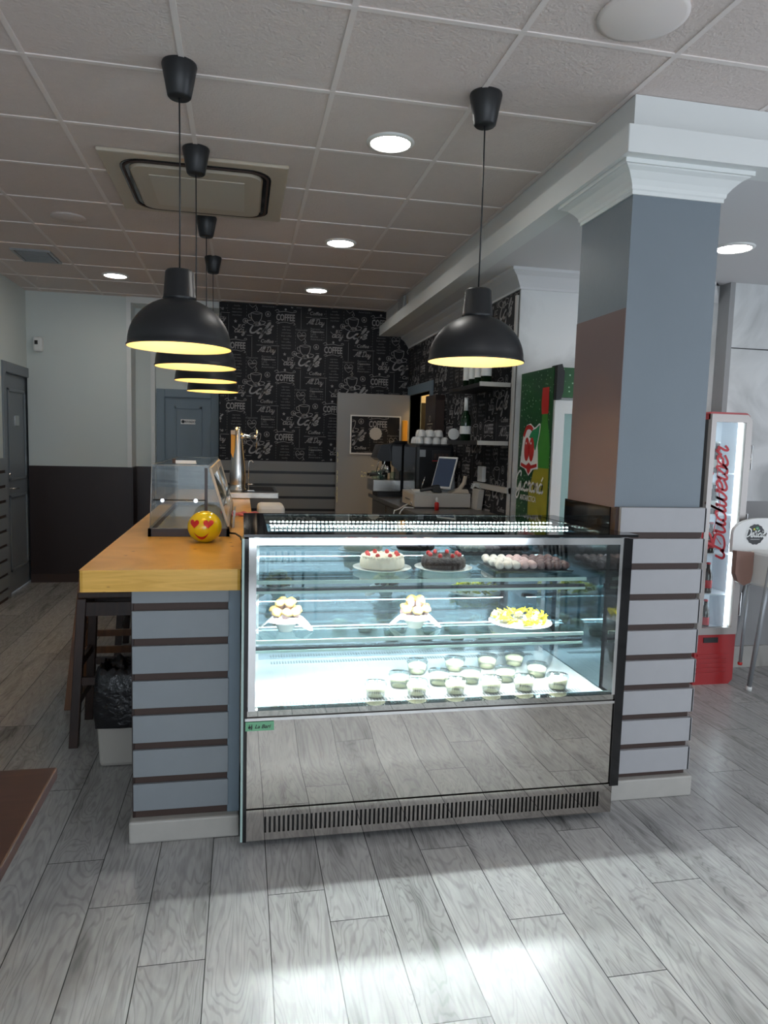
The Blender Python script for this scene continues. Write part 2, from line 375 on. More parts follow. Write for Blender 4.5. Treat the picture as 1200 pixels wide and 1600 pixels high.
def disc(x, y, r, n=20, r2=None, wob=0, wn=0):
    if r2 is None: return [(x+r*(1+wob*math.cos(wn*2*PI*k/n))*math.cos(2*PI*k/n), y+r*(1+wob*math.cos(wn*2*PI*k/n))*math.sin(2*PI*k/n)) for k in range(n)], [tuple(range(n))]
    vs = [(x+q*math.cos(2*PI*k/n), y+q*math.sin(2*PI*k/n)) for k in range(n) for q in (r, r2)]
    return vs, [(2*k, (2*k+2) % (2*n), (2*k+3) % (2*n), 2*k+1) for k in range(n)]
def rect(x0, y0, x1, y1): return [(x0,y0),(x1,y0),(x1,y1),(x0,y1)], [(0,1,2,3)]
def poly(p): return list(p), [tuple(range(len(p)))]
GL = {
 'a': ([[(.9,.85),(.5,1),(.1,.6),(.15,.1),(.5,0),(.85,.4),(.98,1)],[(.98,1),(.85,.3),(1,0),(1.3,.25)]], 1.15),
 'C': ([[(1.5,1.6),(1.6,2.0),(1.2,2.15),(.7,1.9),(.25,1.2),(.2,.4),(.7,0),(1.3,.2),(1.6,.6)],[(1.2,2.15),(.7,2.2),(.5,1.8),(.9,1.6),(1.5,1.6)]], 1.6),
 'f': ([[(-.1,.2),(.5,1.0),(.95,2.0),(.75,2.25),(.45,1.6),(.25,.2),(.1,-.8),(-.15,-.9),(0,-.3),(.5,.3),(.9,.4)]], .8),
 'e': ([[(.05,.4),(.6,.5),(.78,.85),(.45,1.02),(.1,.6),(.15,.1),(.5,0),(1,.3)]], .92),
 'u': ([[(0,.8),(.15,1),(.15,.3),(.35,0),(.7,.3),(.85,1)],[(.85,1),(.8,.3),(1,0),(1.25,.3)]], 1.15),
 'd': ([[(.9,.8),(.5,1),(.1,.6),(.15,.1),(.5,0),(.85,.4),(1.15,2.1)],[(1.15,2.1),(.9,.5),(1,0),(1.3,.25)]], 1.2),
 'w': ([[(0,.8),(.15,1),(.15,.2),(.4,0),(.65,.4),(.75,1)],[(.75,1),(.7,.2),(1,0),(1.3,.5),(1.3,1),(1.5,.85)]], 1.45),
 'i': ([[(0,.6),(.2,1),(.15,.2),(.35,0),(.65,.3)],[(.3,1.35),(.36,1.5)]], .55),
 's': ([[(0,.2),(.45,1.1),(.62,.5),(.5,0),(.1,.1)],[(.5,0),(.8,.3)]], .7),
 'r': ([[(0,.6),(.25,1.15),(.35,.9),(.62,.92),(.5,.3),(.65,0),(.9,.3)]], .8),
 'n': ([[(0,.7),(.15,1),(.15,0)],[(.15,.5),(.5,1),(.7,.85),(.65,.2),(.8,0),(1.05,.3)]], .98),
 'l': ([[(0,.3),(.5,1.6),(.4,2.15),(.2,1.6),(.2,.3),(.4,0),(.7,.3)]], .6),
 'c': ([[(.75,.8),(.5,1),(.1,.6),(.15,.1),(.5,0),(.9,.3)]], .82),
 'o': ([[(.5,1),(.1,.7),(.15,.1),(.5,0),(.8,.4),(.6,1),(.5,1)],[(.6,1),(1.0,.85)]], .95),
 'y': ([[(0,.8),(.15,1),(.15,.3),(.35,0),(.7,.3),(.85,1)],[(.85,1),(.7,-.5),(.4,-.95),(.1,-.6),(.6,-.1),(1.1,.3)]], 1.15),
 'B': ([[(.45,2.1),(.3,1),(.1,0)],[(-.1,1.6),(.4,2.2),(1.2,2.1),(1.25,1.5),(.5,1.15),(1.35,.9),(1.35,.2),(.6,0),(-.1,.25)],[(-.5,.9),(-.6,.2),(-.2,.0),(.1,.4)]], 1.55),
 'G': ([[(1.5,1.6),(1.6,2.0),(1.2,2.2),(.6,1.8),(.2,1.0),(.4,.2),(.9,.1),(1.4,.8)],[(1.5,1.0),(1.4,-.3),(1,-.95),(.5,-.8),(.7,-.3),(1.6,.3)]], 1.6),
 'D': ([[(.45,2),(.3,0)],[(-.1,1.7),(.8,2.15),(1.5,1.4),(1.2,.3),(.4,0),(-.05,.2)]], 1.6),
 'A': ([[(-.2,.1),(.2,.0),(.6,.9),(1.15,2.1),(1.05,.6),(1.25,0)],[(.3,.75),(1.2,.8)]], 1.45),
 'K': ([[(.2,2),(.1,0)],[(1,2),(.2,.9),(1.1,0)]], 1.3), ' ': ([], .7)}
GL['é'] = (GL['e'][0]+[[(.55,1.3),(.95,1.75)]], .92); GL['á'] = (GL['a'][0]+[[(.6,1.3),(1,1.75)]], 1.15); GL['í'] = (GL['i'][0][:1]+[[(.3,1.3),(.7,1.75)]], .55)
def script(st, h, wt=.22, sh=.25, center=True, k=3):
    x = 0; ps = []
    for ch in st:
        g, adv = GL[ch]
        for s_ in g: ps.append(tr(ribbon(s_, wt, True, k), x, 0))
        x += adv
    p = join(*ps); p = tr(p, 0, 0, 1, 0, sh)
    return tr(p, -x*h/2 if center else 0, 0, h)

# ------------------------------------------------------------------ the room shell
H = 3.05; SOF = 2.78
ST(G().box(-2.3, 5.6, -3.3, 8.6, -.1, 0).obj('floor', 'floor'))
ST(G().box(-2.3, 5.6, -3.3, 8.6, H, H+.1).obj('ceiling', 'ceil'))
g = G()
for i in range(-4, 10):
    x = .36+.6*i
    if x < 5.4: g.box(x-.011, x+.011, -3.2, 8.35, H-.004, H+.01)
for j in range(-11, 9):
    y = 3.12+.6*j; g.box(-2.2, 5.5, y-.011, y+.011, H-.0045, H+.01)
ST(g.obj('ceiling_grid', 'grid'))
# left wall with door opening y 7.38..8.16
def slats_y(gr, gs, x0, x1, y0, zt, n, pitch=.139, h=.109, th=.012):
    for i in range(n):
        z1 = zt-i*pitch; z0 = max(z1-h, .08)
        if z1 <= .09: break
        gs.box(x0, x1, y0-th, y0, z0, z1)
g = G(); g.box(-2.3, -2.2, -3.3, 7.3, 0, H).box(-2.3, -2.2, 8.24, 8.6, 0, H).box(-2.3, -2.2, 7.3, 8.24, 2.22, H)
ST(g.obj('wall_left', 'greenwhite'))
g = G().mi(0).box(-2.2, -2.188, 2.0, 7.26, .0, 1.35).mi(1)
for i in range(10):
    z1 = 1.35-i*.139; g.box(-2.188, -2.17, 2.0, 7.26, max(.04, z1-.109), z1)
ST(g.obj('wall_left_slat_panel', ['groove', 'slatblue']))
# door_1 in the left wall
def door_leaf(g, x, y0, y1, z1):  # leaf facing +x with raised mouldings
    g.mi(0).box(x-.04, x, y0, y1, .01, z1)
    for (a, b) in ((1.12, z1-.14), (.22, .98)):
        ya, yb = y0+.13, y1-.13
        for (p, q, r, s_) in ((ya, yb, b-.03, b), (ya, yb, a, a+.03), (ya, ya+.03, a, b), (yb-.03, yb, a, b)): g.box(x, x+.014, p, q, r, s_)
    return g
g = G().box(-2.26, -2.185, 7.26, 7.36, 0, 2.26).box(-2.26, -2.185, 8.18, 8.28, 0, 2.26).box(-2.26, -2.185, 7.36, 8.18, 2.16, 2.26)
fr = ST(g.obj('door_1', 'doorgrey', bevel=.006))
lf = door_leaf(G(), -2.225, 7.36, 8.18, 2.16).obj('door_leaf', 'doorgrey', fr, bevel=.004)
g = G().box(-2.225, -2.215, 7.42, 7.46, .86, 1.14).tube([(-2.2, 7.44, 1.05), (-2.165, 7.44, 1.05), (-2.16, 7.47, 1.05), (-2.16, 7.57, 1.045)], .009).tube([(-2.222, 7.44, 1.19), (-2.19, 7.44, 1.19)], .012)
g.obj('door_handle', 'chrome', lf)
G().box(-2.225, -2.218, 7.72, 7.84, 1.66, 1.76).obj('door_sign', 'steel', lf)
for z in (.35, 1.25, 1.9): G().tube([(-2.19, 8.17, z-.05), (-2.19, 8.17, z+.05)], .008).obj('hinge', 'steel', lf)
# back wall, left part: plain wall, recess, dado
ST(G().box(-2.2, -1.17, 8.08, 8.2, 0, H).obj('wall_back_left', 'greenwhite'))
ST(G().mi(0).box(-2.2, -1.17, 8.068, 8.08, .09, 1.25).box(-1.17, -1.158, 8.08, 8.38, .09, 1.25).box(-1.158, -.965, 8.37, 8.38, .09, 1.25).obj('wall_dado', 'dado'))
ST(G().box(-2.2, -1.17, 8.06, 8.08, 0, .09).box(-1.17, -1.15, 8.06, 8.38, 0, .09).obj('baseboard_back_left', 'groove'))
ST(G().box(-1.17, -.25, 8.38, 8.5, 0, H).obj('wall_recess', 'greenwhite'))
ST(G().box(-1.21, -1.165, 8.06, 8.38, 1.25, H).obj('trim_1', 'white'))
ST(G().box(-1.17, -.25, 8.05, 8.38, 2.985, H).obj('trim_2', 'white'))
ST(G().box(-1.0, -.955, 8.34, 8.38, 1.25, 2.985).obj('trim_3', 'white'))
g = G().box(-.94, -.85, 8.33, 8.38, 0, 2.12).box(-.35, -.26, 8.33, 8.38, 0, 2.12).box(-.85, -.35, 8.33, 8.38, 2.03, 2.12)
fr = ST(g.obj('door_2', 'bluegrey', bevel=.006))
g = G().box(-.85, -.35, 8.36, 8.378, .01, 2.03)
for (a, b) in ((1.1, 1.93), (.2, .95)):
    for (p, q, r, s_) in ((-.75, -.45, b-.02, b), (-.75, -.45, a, a+.02), (-.75, -.73, a, b), (-.47, -.45, a, b)): g.box(p, q, 8.345, 8.36, r, s_)
lf = g.obj('door_leaf', 'bluegrey', fr)
g = G().mi(0).box(-.68, -.52, 8.352, 8.358, 1.735, 1.79); g.mi(1).place(disc(-.655, 1.763, .018), (0, 8.3515, 0), (1,0,0), (0,0,1))
g.place(text('PRIVADO', .032, bold=.02), (-.585, 8.3515, 1.752), (1,0,0), (0,0,1)); g.obj('door_sign', ['whiteplastic', 'black'], lf)
ST(G().box(-.25, -.245, 8.0, 8.38, 0, H).obj('trim_4', 'bluegrey'))
t = T('wall_switch', 'small white switch box on the pale strip left of the blue-grey door', 'switch', (-.975, 8.335, 1.66))
G().box(-.99, -.96, 8.325, 8.34, 1.63, 1.70).obj('switch_plate', 'whiteplastic', t, bevel=.003)
t['label'] = 'small white switch on the pale strip left of the far blue-grey door'

# wallpaper motif -------------------------------------------------------
def motif():
    A = []; B = []
    a = A.append
    # cup and saucer
    A0 = A; A = []; a = A.append
    a(ribbon([(-.04,.035),(-.035,-.01),(-.012,-.04),(.02,-.042),(.045,-.012),(.052,.035)], .005, True, 3))
    a(ribbon([(-.04,.035),(.005,.045),(.052,.036),(.005,.026),(-.04,.035)], .004, True, 3)); a(ribbon([(-.04,.025),(-.06,.02),(-.055,-.005),(-.032,-.012)], .004, True, 3))
    a(ribbon([(-.035,-.025),(-.075,-.035),(-.05,-.06),(.01,-.068),(.065,-.055),(.08,-.035),(.045,-.028)], .005, True, 3))
    a(ribbon([(.005,.055),(-.006,.068),(.010,.08),(.0,.095),(.014,.07),(.005,.055)], .0035, True, 3))
    A0 += [tr(p, -.005, .004, 1.28) for p in A]; A = A0; a = A.append
    a(disc(.125,.045,.030,16,.025)); a(tr(text('&', .04, bold=.02), .125, .032))
    a(ribbon([(.02,-.085),(.06,-.07),(.12,-.08),(.16,-.07),(.17,-.1)], .004, True, 3)); a(rect(.12,-.028,.16,-.024))
    a(tr(script('Café', .052, .34, .35), .035, -.165)); a(rect(-.10,-.195,-.04,-.191))
    # COFFEE block
    a(tr(text('COFFEE', .098, bold=.028, sx=.60), .315, -.014))
    a(ribbon([(.20,.085),(.23,.1),(.245,.075),(.215,.07)], .005, True, 3)); a(ribbon([(.245,.075),(.31,.085),(.38,.075),(.43,.085),(.42,.10),(.40,.09)], .005, True, 3)); a(disc(.315,.105,.012,10))
    a(ribbon([(.21,-.04),(.23,-.03),(.25,-.045),(.22,-.05)], .005, True, 3)); a(ribbon([(.25,-.04),(.31,-.03),(.37,-.04),(.40,-.03),(.42,-.05),(.40,-.055)], .005, True, 3))
    a(tr(text('· Coffee ·', .052, .25, .012), .115, -.262)); a(rect(.005,-.292,.07,-.288)); a(rect(.17,-.292,.25,-.288)); B.append(tr(text('served', .034, .2, .01), .118, -.305))
    a(tr(script('All Day', .026, .26, .3), .115, -.36))
    for i, w in enumerate(('Espresso', 'Cappuccino', 'Latte', 'Mocha', 'Americano')):
        (A if i == 1 else B).append(tr(text(w, .030, 0, .02 if i == 1 else .004, 'LEFT'), .06, -.42-i*.028))
    B.append(rect(-.047,-.42,-.043,-.21)); B.append(rect(.235,-.58,.238,-.30))
    for i, w in enumerate(('espresso', 'caffe latte', 'americano', 'fresh coffee', 'mocha', 'hot coffee', 'cappuccino', 'macchiato')): B.append(tr(text(w, .024, 0, .006), .325, -.085-i*.033))
    for i in range(8):
        B.append(rect(.225,-.08-i*.028,.228,-.065-i*.028)); B.append(rect(.425,-.08-i*.034,.428,-.062-i*.034))
        if i < 5: B.append(rect(.20,-.415-i*.028,.212,-.41-i*.028)); B.append(rect(.18,-.415-i*.028,.19,-.41-i*.028))
    a(tr(ribbon([(.50,-.28),(.455,-.24),(.445,-.19),(.475,-.165),(.50,-.19),(.53,-.165),(.56,-.19),(.55,-.24),(.50,-.28)], .005, True, 3), .09, .005, .8))
    a(tr(text('Coffee', .030, .2, .02), .488, -.175, 1, .12)); B.append(tr(text('Cappuccino', .026, .25, .01), .49, -.112))
    st = []
    for k in range(10):
        r_ = .020 if k % 2 == 0 else .008; an = PI/2+k*PI/5; st.append((.31+r_*math.cos(an), -.375+r_*math.sin(an)))
    a(poly(st)); a(disc(.415,-.365,.028,16,.023)); a(tr(text('B', .036, bold=.02), .415, -.378))
    a(tr(text('KC', .052, .2, .015), .37, -.44)); a(tr(script('day', .036, .25, .3), .36, -.49)); a(ribbon([(.28,-.43),(.31,-.455),(.33,-.47)], .005, False))
    return join(*A), join(*B)
MA, MB_ = motif()
def clip_add(g, polys, ox, oy, u0_, u1_, v0_, v1_, f, holes=()):
    vs, fs = polys; pv = [(x+ox, y+oy) for x, y in vs]; keep = []
    for fc in fs:
        cx = sum(pv[i][0] for i in fc)/len(fc); cz = sum(pv[i][1] for i in fc)/len(fc)
        xs = [pv[i][0] for i in fc]; zs = [pv[i][1] for i in fc]
        if min(xs) < u0_ or max(xs) > u1_ or min(zs) < v0_ or max(zs) > v1_: continue
        if any(h[0] < cx < h[1] and h[2] < cz < h[3] for h in holes): continue
        keep.append(fc)
    used = sorted({i for fc in keep for i in fc}); mp = {i: k for k, i in enumerate(used)}
    g.add([f(*pv[i]) for i in used], [[mp[i] for i in fc] for fc in keep])
def paper(g, u0_, u1_, v0_, v1_, f, holes=(), uo=0., vo=0.):
    for i in range(-2, int((u1_-u0_)/.53)+3):
        for j in range(-2, 5):
            ox = u0_+uo+i*.53; oy = v0_+vo+j*.65+(.325 if i % 2 else 0)
            if ox > u1_+.2 or oy > v1_+.8: continue
            g.mi(1); clip_add(g, MA, ox, oy, u0_, u1_, v0_, v1_, f, holes)
            g.mi(2); clip_add(g, MB_, ox, oy, u0_, u1_, v0_, v1_, f, holes)
RX = 1.85   # coffee wall plane
g = G().mi(0).box(-.25, 3.1, 8.0, 8.12, 0, H)
paper(g, -.245, RX, 1.36, 3.04, lambda u, v: (u, 7.998, v), uo=.385, vo=.24)
ST(g.obj('wall_back', ['paper', 'print', 'print2']))
g = G().mi(0).box(-.25, RX, 7.985, 8.0, .0, 1.352).mi(1)
for i in range(10):
    z1 = 1.352-i*.139; g.box(-.25, RX, 7.968, 7.985, max(.02, z1-.109), z1)
ST(g.obj('wall_back_slat_panel', ['black', 'slatfar']))
# coffee wall on the right with doorway
g = G().mi(0).box(RX, RX+.12, 4.70, 6.98, 0, SOF).box(RX, RX+.12, 7.86, 8.0, 0, SOF).box(RX, RX+.12, 6.98, 7.86, 2.12, SOF)
paper(g, -8.0, -4.7, .3, SOF, lambda u, v: (RX-.002, -u, v), holes=((-7.9, -6.9, 0, 2.2),), uo=.35, vo=.1)
ST(g.obj('wall_right', ['paper', 'print', 'print2']))
g = G().box(RX-.015, RX+.13, 6.88, 6.98, 0, 2.22).box(RX-.015, RX+.13, 7.86, 7.94, 0, 2.22).box(RX-.015, RX+.13, 6.98, 7.86, 2.12, 2.22)
fr = ST(g.obj('door_3', 'bluegrey', bevel=.005))
g = G().mi(0).box(1.02, RX-.02, 7.81, 7.85, .01, 2.12)
lf = g.obj('door_leaf', 'beigebrown', fr)
g = G().mi(1).box(1.165, 1.735, 7.80, 7.812, 1.455, 1.885).mi(0).box(1.18, 1.72, 7.796, 7.803, 1.47, 1.87)
paper(g.mi(1), 1.18, 1.72, 1.47, 1.87, lambda u, v: (u, 7.795, v), uo=-.02, vo=.30)
dw = g.obj('door_window', ['paper', 'print', 'print2'], lf)
G().box(1.165, 1.735, 7.797, 7.809, 1.455, 1.47).box(1.165, 1.735, 7.797, 7.809, 1.87, 1.885).box(1.165, 1.18, 7.797, 7.809, 1.47, 1.87).box(1.72, 1.735, 7.797, 7.809, 1.47, 1.87).obj('window_bead', 'whiteplastic', lf)
G().place(disc(1.45, 1.685, .07, 48, wob=.04, wn=14), (0, 7.793, 0), (1,0,0), (0,0,1)).obj('round_sticker', 'beige', lf)
g = G()
for i in range(26):
    x = random.uniform(1.28, 1.6); z = random.gauss(1.22, .04); w_ = random.uniform(.006, .02)
    g.place(ribbon([(x, z), (x+w_, z+.006), (x+w_*1.6, z-.004)], .004, True, 2), (0, 7.808, 0), (1,0,0), (0,0,1))
for i in range(14):
    z = random.uniform(.9, 1.5); g.place(ribbon([(1.03, z), (1.036, z+.02), (1.03, z+.04)], .005, True, 2), (0, 7.808, 0), (1,0,0), (0,0,1))
g.obj('scuff_marks', 'candypale', lf)
G().tube([(1.75, 7.8, 1.05), (1.75, 7.76, 1.05), (1.66, 7.755, 1.05)], .01).obj('door_handle', 'chrome', lf)
# little warm lit room behind the doorway
g = G().box(1.97, 3.1, 6.4, 6.5, 0, 2.6).box(3.0, 3.1, 6.5, 8.0, 0, 2.6).box(1.97, 3.1, 6.4, 8.0, 2.6, 2.7).box(1.97, 3.0, 7.985, 8.0, 0, 2.6)
ST(g.obj('wall_back_room', 'warmroom'))
ST(G().box(2.0, 2.2, 7.93, 7.98, 0, 2.05).obj('trim_5', 'black'))
t = T('ceiling_light', 'warm round ceiling lamp in the small room behind the open door', 'ceiling light', (2.45, 7.3, 2.6))
G().lathe([(.0,-.04),(.1,-.04),(.13,0)], (2.45, 7.3, 2.6), 20).obj('diffuser', 'bulb', t)
# stucco walls to the right
ST(G().prism([(RX, 4.68), (3.36, 4.68), (3.36, 4.8), (RX+.125, 4.8), (RX+.125, 4.698), (RX, 4.698)], 0, SOF, 'z').obj('wall_stucco', 'stucco'))
ST(G().box(3.36, 3.40, 4.56, 4.68, 0, SOF).obj('wall_stucco_return', 'greywall'))
g = G().mi(0).box(3.40, 5.6, 4.56, 4.66, 1.24, SOF).mi(1).box(3.40, 5.6, 4.55, 4.66, 0, 1.24); g.mi(2).box(3.40, 5.5, 4.558, 4.561, 2.325, 2.332)
ST(g.obj('wall_panel', ['stucco', 'greywall', 'black']))
ST(G().box(3.34, 5.5, 4.53, 4.56, 0, .16).box(RX+.1, 3.36, 4.665, 4.68, 0, .16).obj('baseboard_right', 'base_tile'))
# cove mouldings
def cove(pts, prof, close=False):  # pts: list of (x,y,nx,ny) path, prof (out,down)
    g = G(); n = len(prof); vs = []
    for (x, y, mx, my) in pts:
        for o_, d_ in prof: vs.append((x+mx*o_, y+my*o_, SOF-d_))
    fs = [(i*n+k, i*n+k+1, (i+1)*n+k+1, (i+1)*n+k) for i in range(len(pts)-1) for k in range(n-1)]
    g.add(vs, fs); return g
CV = [(0,.125),(.012,.125),(.014,.11),(.03,.085),(.06,.045),(.095,.022),(.1,.02),(.1,.0),(0,0)]
ST(cove([(RX, 8.0, -1, 0), (RX, 4.68, -1, -1), (3.36, 4.68, -1, -1)], CV).obj('trim_6', 'soffit'))
# dropped soffit with fascia
g = G().box(1.62, 5.6, 2.86, 8.0, SOF, H)
ST(g.obj('soffit', 'soffit'))
LP = lambda a, b, c, d: [(a, c), (5.4, c), (5.4, d), (b, d), (b, 8.0), (a, 8.0)]
g = G().prism(LP(1.575, 1.618, 2.82, 2.858), 2.886, H-.002, 'z')
ST(g.obj('soffit_fascia', 'white'))
g = G().prism(LP(1.50, 1.619, 2.72, 2.859), SOF-.002, 2.885, 'z')
ST(g.obj('trim_7', 'white', bevel=.004))
# pillar
PX0, PX1, PY0, PY1 = 1.612, 2.03, 2.86, 3.32
g = G().mi(0).box(PX0, PX1, PY0, PY1, 1.34, 2.70); pl = ST(g.obj('pillar', ['pillarblue']))
ST(G().mi(1).box(PX0-.002, PX0+.01, PY0+.0005, PY1, 1.338, 2.2).obj('pillar_side_sheen', ['pillarblue', 'pillarsheen']))  # thin sheet carrying the painted mauve sheen of the pillar's left side
ST(G().box(PX0-.006, PX0+.1, PY0+.03, PY1+.02, 1.05, 1.338).obj('pillar_black_splashboard', 'blackgloss'))
g = G().mi(0).box(PX0, PX1+.008, PY0-.01, PY1, 0, 1.342).mi(1)
for i in range(10):
    z1 = 1.342-i*.139; z0 = max(.09, z1-.110)
    if z1 < .1: break
    g.box(PX0+(.016 if i == 0 else .0), PX1+.018, PY0-.03, PY0-.01, z0, z1); g.box(PX1+.008, PX1+.02, PY0-.03, PY1, z0, z1)
ST(g.obj('pillar_slat_cladding', ['groove', 'slat'], bevel=.002))
ST(G().box(PX0-.0, PX1+.03, PY0-.045, PY1+.02, 0, .095).obj('baseboard_pillar', 'base_tile', bevel=.006))
CP = [(0,.115),(.008,.115),(.008,.10),(.014,.095),(.016,.08),(.03,.06),(.055,.035),(.075,.025),(.08,.02),(.09,.02),(.09,.0)]
g = G(); n = len(CP); vs = []
for (x, y, mx, my) in ((PX0, PY1, -1, 1), (PX0, PY0, -1, -1), (PX1, PY0, 1, -1), (PX1, PY1, 1, 1)):
    for o_, d_ in CP: vs.append((x+mx*o_, y+my*o_, 2.78-d_*.98))
g.add(vs, [(i*n+k, i*n+k+1, ((i+1) % 4)*n+k+1, ((i+1) % 4)*n+k) for i in range(4) for k in range(n-1)])
ST(g.obj('pillar_capital', 'white'))
# outer walls behind the camera with windows
g = G().box(-2.3, -2.2, -3.3, -3.15, 0, H).box(3.7, 5.6, -3.3, -3.15, 0, H).box(-2.2, 3.7, -3.3, -3.15, 2.75, H).box(-2.2, 3.7, -3.3, -3.15, 0, .25)
ST(g.obj('wall_front', 'white'))
g = G().box(5.45, 5.6, -3.3, -1.4, 0, H).box(5.45, 5.6, 2.2, 8.6, 0, H).box(5.45, 5.6, -1.4, 2.2, 2.5, H).box(5.45, 5.6, -1.4, 2.2, 0, .3)
ST(g.obj('wall_far_right', 'stucco'))
g = G()
for x in (-2.2, 3.65): g.box(x, x+.05, -3.27, -3.2, .25, 2.75)
g.box(-2.2, 3.7, -3.27, -3.2, .25, .3).box(-2.2, 3.7, -3.27, -3.2, 2.7, 2.75)
ST(g.obj('window_1', 'black'))
ST(G().box(-2.3, 5.6, 8.5, 8.6, 0, H).obj('wall_rear', 'white'))
# unseen board added outside, lower edge throws the slanting shadow on the floor
ay = lambda x: -4.0+.105*(x+2.49)
aw = T('sun_shadow_board', 'unseen dark board added outside the front window to shape the sun shadow', 'shadow board', (1, ay(1), 2.7))
G().hexa([(-4.6, ay(-4.6)-.05, 2.7), (3.4, ay(3.4)-.05, 2.7), (3.4, ay(3.4), 2.7), (-4.6, ay(-4.6), 2.7), (-4.6, ay(-4.6)-.05, 5.2), (3.4, ay(3.4)-.05, 5.2), (3.4, ay(3.4), 5.2), (-4.6, ay(-4.6), 5.2)]).obj('shadow_board_panel', 'black', aw)
# ------------------------------------------------------------------ counter run and bar top
g = G().mi(0).box(-.405, -.05, 2.815, 6.9, .09, 1.015).mi(1)
for i in range(8):
    z1 = 1.067-i*.139; z0 = max(.11, z1-.109); z1 = min(z1, 1.015)
    if z0 < .1 or z1-z0 < .01: continue
    g.box(-.41, -.046, 2.80, 2.815, z0, z1)
g.mi(2).box(-.415, -.405, 2.815, 6.9, .09, 1.015)
g.mi(3).box(-.05, -.002, 2.81, 6.9, .09, 1.016)
ct = T('bar_counter', 'long bar counter clad in grey-blue slats under the yellow pine top', 'counter', (-.2, 2.8, 0))
g.obj('counter_body', ['groove', 'slatblue', 'dado', 'bluegrey'], ct, bevel=.002)
G().box(-.425, -.002, 2.778, 6.9, 0, .09).obj('skirting', 'base_tile', ct, bevel=.008)
g = G().prism([(-.585, 2.735), (0, 2.735), (0, 3.6), (.065, 4.6), (.065, 7.0), (-.585, 7.0)], 1.018, 1.10, 'z')
bt = g.obj('pine_slab', 'pine', origin=(-.3, 2.735, 1.018), bevel=.014)
tag(bt, 'thick yellow varnished pine slab lying on the bar counter', 'counter slab')

# ------------------------------------------------------------------ glass snack case on the bar
bc = T('bar_display_case', 'clear countertop snack case with dark base on the pine bar top', 'display case', (-.25, 3.65, 1.10))
YB0, YB1 = 3.65, 5.15
g = G().box(-.455, -.06, YB0, YB0+.015, 1.10, 1.14).box(-.455, -.06, YB1-.015, YB1, 1.10, 1.14).box(-.455, -.44, YB0, YB1, 1.10, 1.14).box(-.075, -.06, YB0, YB1, 1.10, 1.14).box(-.45, -.07, YB0+.01, YB1-.01, 1.10, 1.115)
g.obj('base', 'dado', bc)
G().box(-.435, -.08, YB0+.02, YB1-.02, 1.116, 1.122).obj('tray_floor', 'steel', bc)
fp = [(-.445, 1.14), (-.07, 1.14), (-.165, 1.455), (-.435, 1.455)]
G().prism(fp, YB0+.004, YB0+.009, 'y').obj('front_pane', 'glassbar', bc)
G().prism(fp, YB1-.009, YB1-.004, 'y').obj('rear_pane', 'glassbar', bc)
G().prism([(-.445, 1.14), (-.440, 1.14), (-.430, 1.455), (-.435, 1.455)], YB0, YB1, 'y').obj('side_pane', 'glassbar', bc)
G().box(-.44, -.16, YB0, YB1, 1.455, 1.461).obj('top_pane', 'glassbar', bc)
G().box(-.44, -.085, YB0+.01, YB1-.01, 1.255, 1.260).obj('middle_shelf', 'glassbar', bc)
g = G()
for y in (YB0+.004, YB1-.004):
    for a, b in zip(fp, fp[1:]+fp[:1]): g.tube([(a[0], y, a[1]), (b[0], y, b[1])], .0022, 6)
for a in fp[2:]: g.tube([(a[0], YB0, a[1]), (a[0], YB1, a[1])], .0022, 6)
g.obj('pane_edges', 'tube', bc)
G().tube([(-.43, YB0+.002, 1.283), (-.175, YB0+.002, 1.283)], .003).obj('rail', 'black', bc)
for x in (-.385, -.225): G().tube([(x, YB0-.006, 1.281), (x, YB0+.012, 1.281)], .010, 12).obj('clip', 'chrome', bc)
G().box(-.183, -.168, YB0+.001, YB0+.014, 1.14, 1.445).obj('post', 'dado', bc)
for y0, y1 in ((3.66, 4.38), (4.42, 5.13)):
    g = G()
    def sl_(z): return -.07-.095*(z-1.14)/.315
    for (za, zb, ya, yb) in ((1.15, 1.185, y0, y1), (1.41, 1.445, y0, y1), (1.185, 1.41, y0, y0+.035), (1.185, 1.41, y1-.035, y1)):
        g.hexa([(sl_(za), ya, za), (sl_(za)+.012, ya, za), (sl_(za)+.012, yb, za), (sl_(za), yb, za), (sl_(zb), ya, zb), (sl_(zb)+.012, ya, zb), (sl_(zb)+.012, yb, zb), (sl_(zb), yb, zb)])
    d = g.obj('door', 'cream', bc)
    G().hexa([(sl_(1.185)+.002, y0+.03, 1.185), (sl_(1.185)+.008, y0+.03, 1.185), (sl_(1.185)+.008, y1-.03, 1.185), (sl_(1.185)+.002, y1-.03, 1.185), (sl_(1.41)+.002, y0+.03, 1.41), (sl_(1.41)+.008, y0+.03, 1.41), (sl_(1.41)+.008, y1-.03, 1.41), (sl_(1.41)+.002, y1-.03, 1.41)]).obj('door_pane', 'glassgreen', d)
t = T('price_ticket', 'small white ticket with a dark logo on top of the snack case', 'ticket', (-.28, 3.75, 1.462))
g = G().mi(0).box(-.33, -.23, 3.74, 3.80, 1.462, 1.464).box(-.33, -.23, 3.738, 3.742, 1.462, 1.478).mi(1).box(-.345, -.33, 3.735, 3.742, 1.462, 1.485)
g.obj('ticket_card', ['whiteplastic', 'groove'], t)
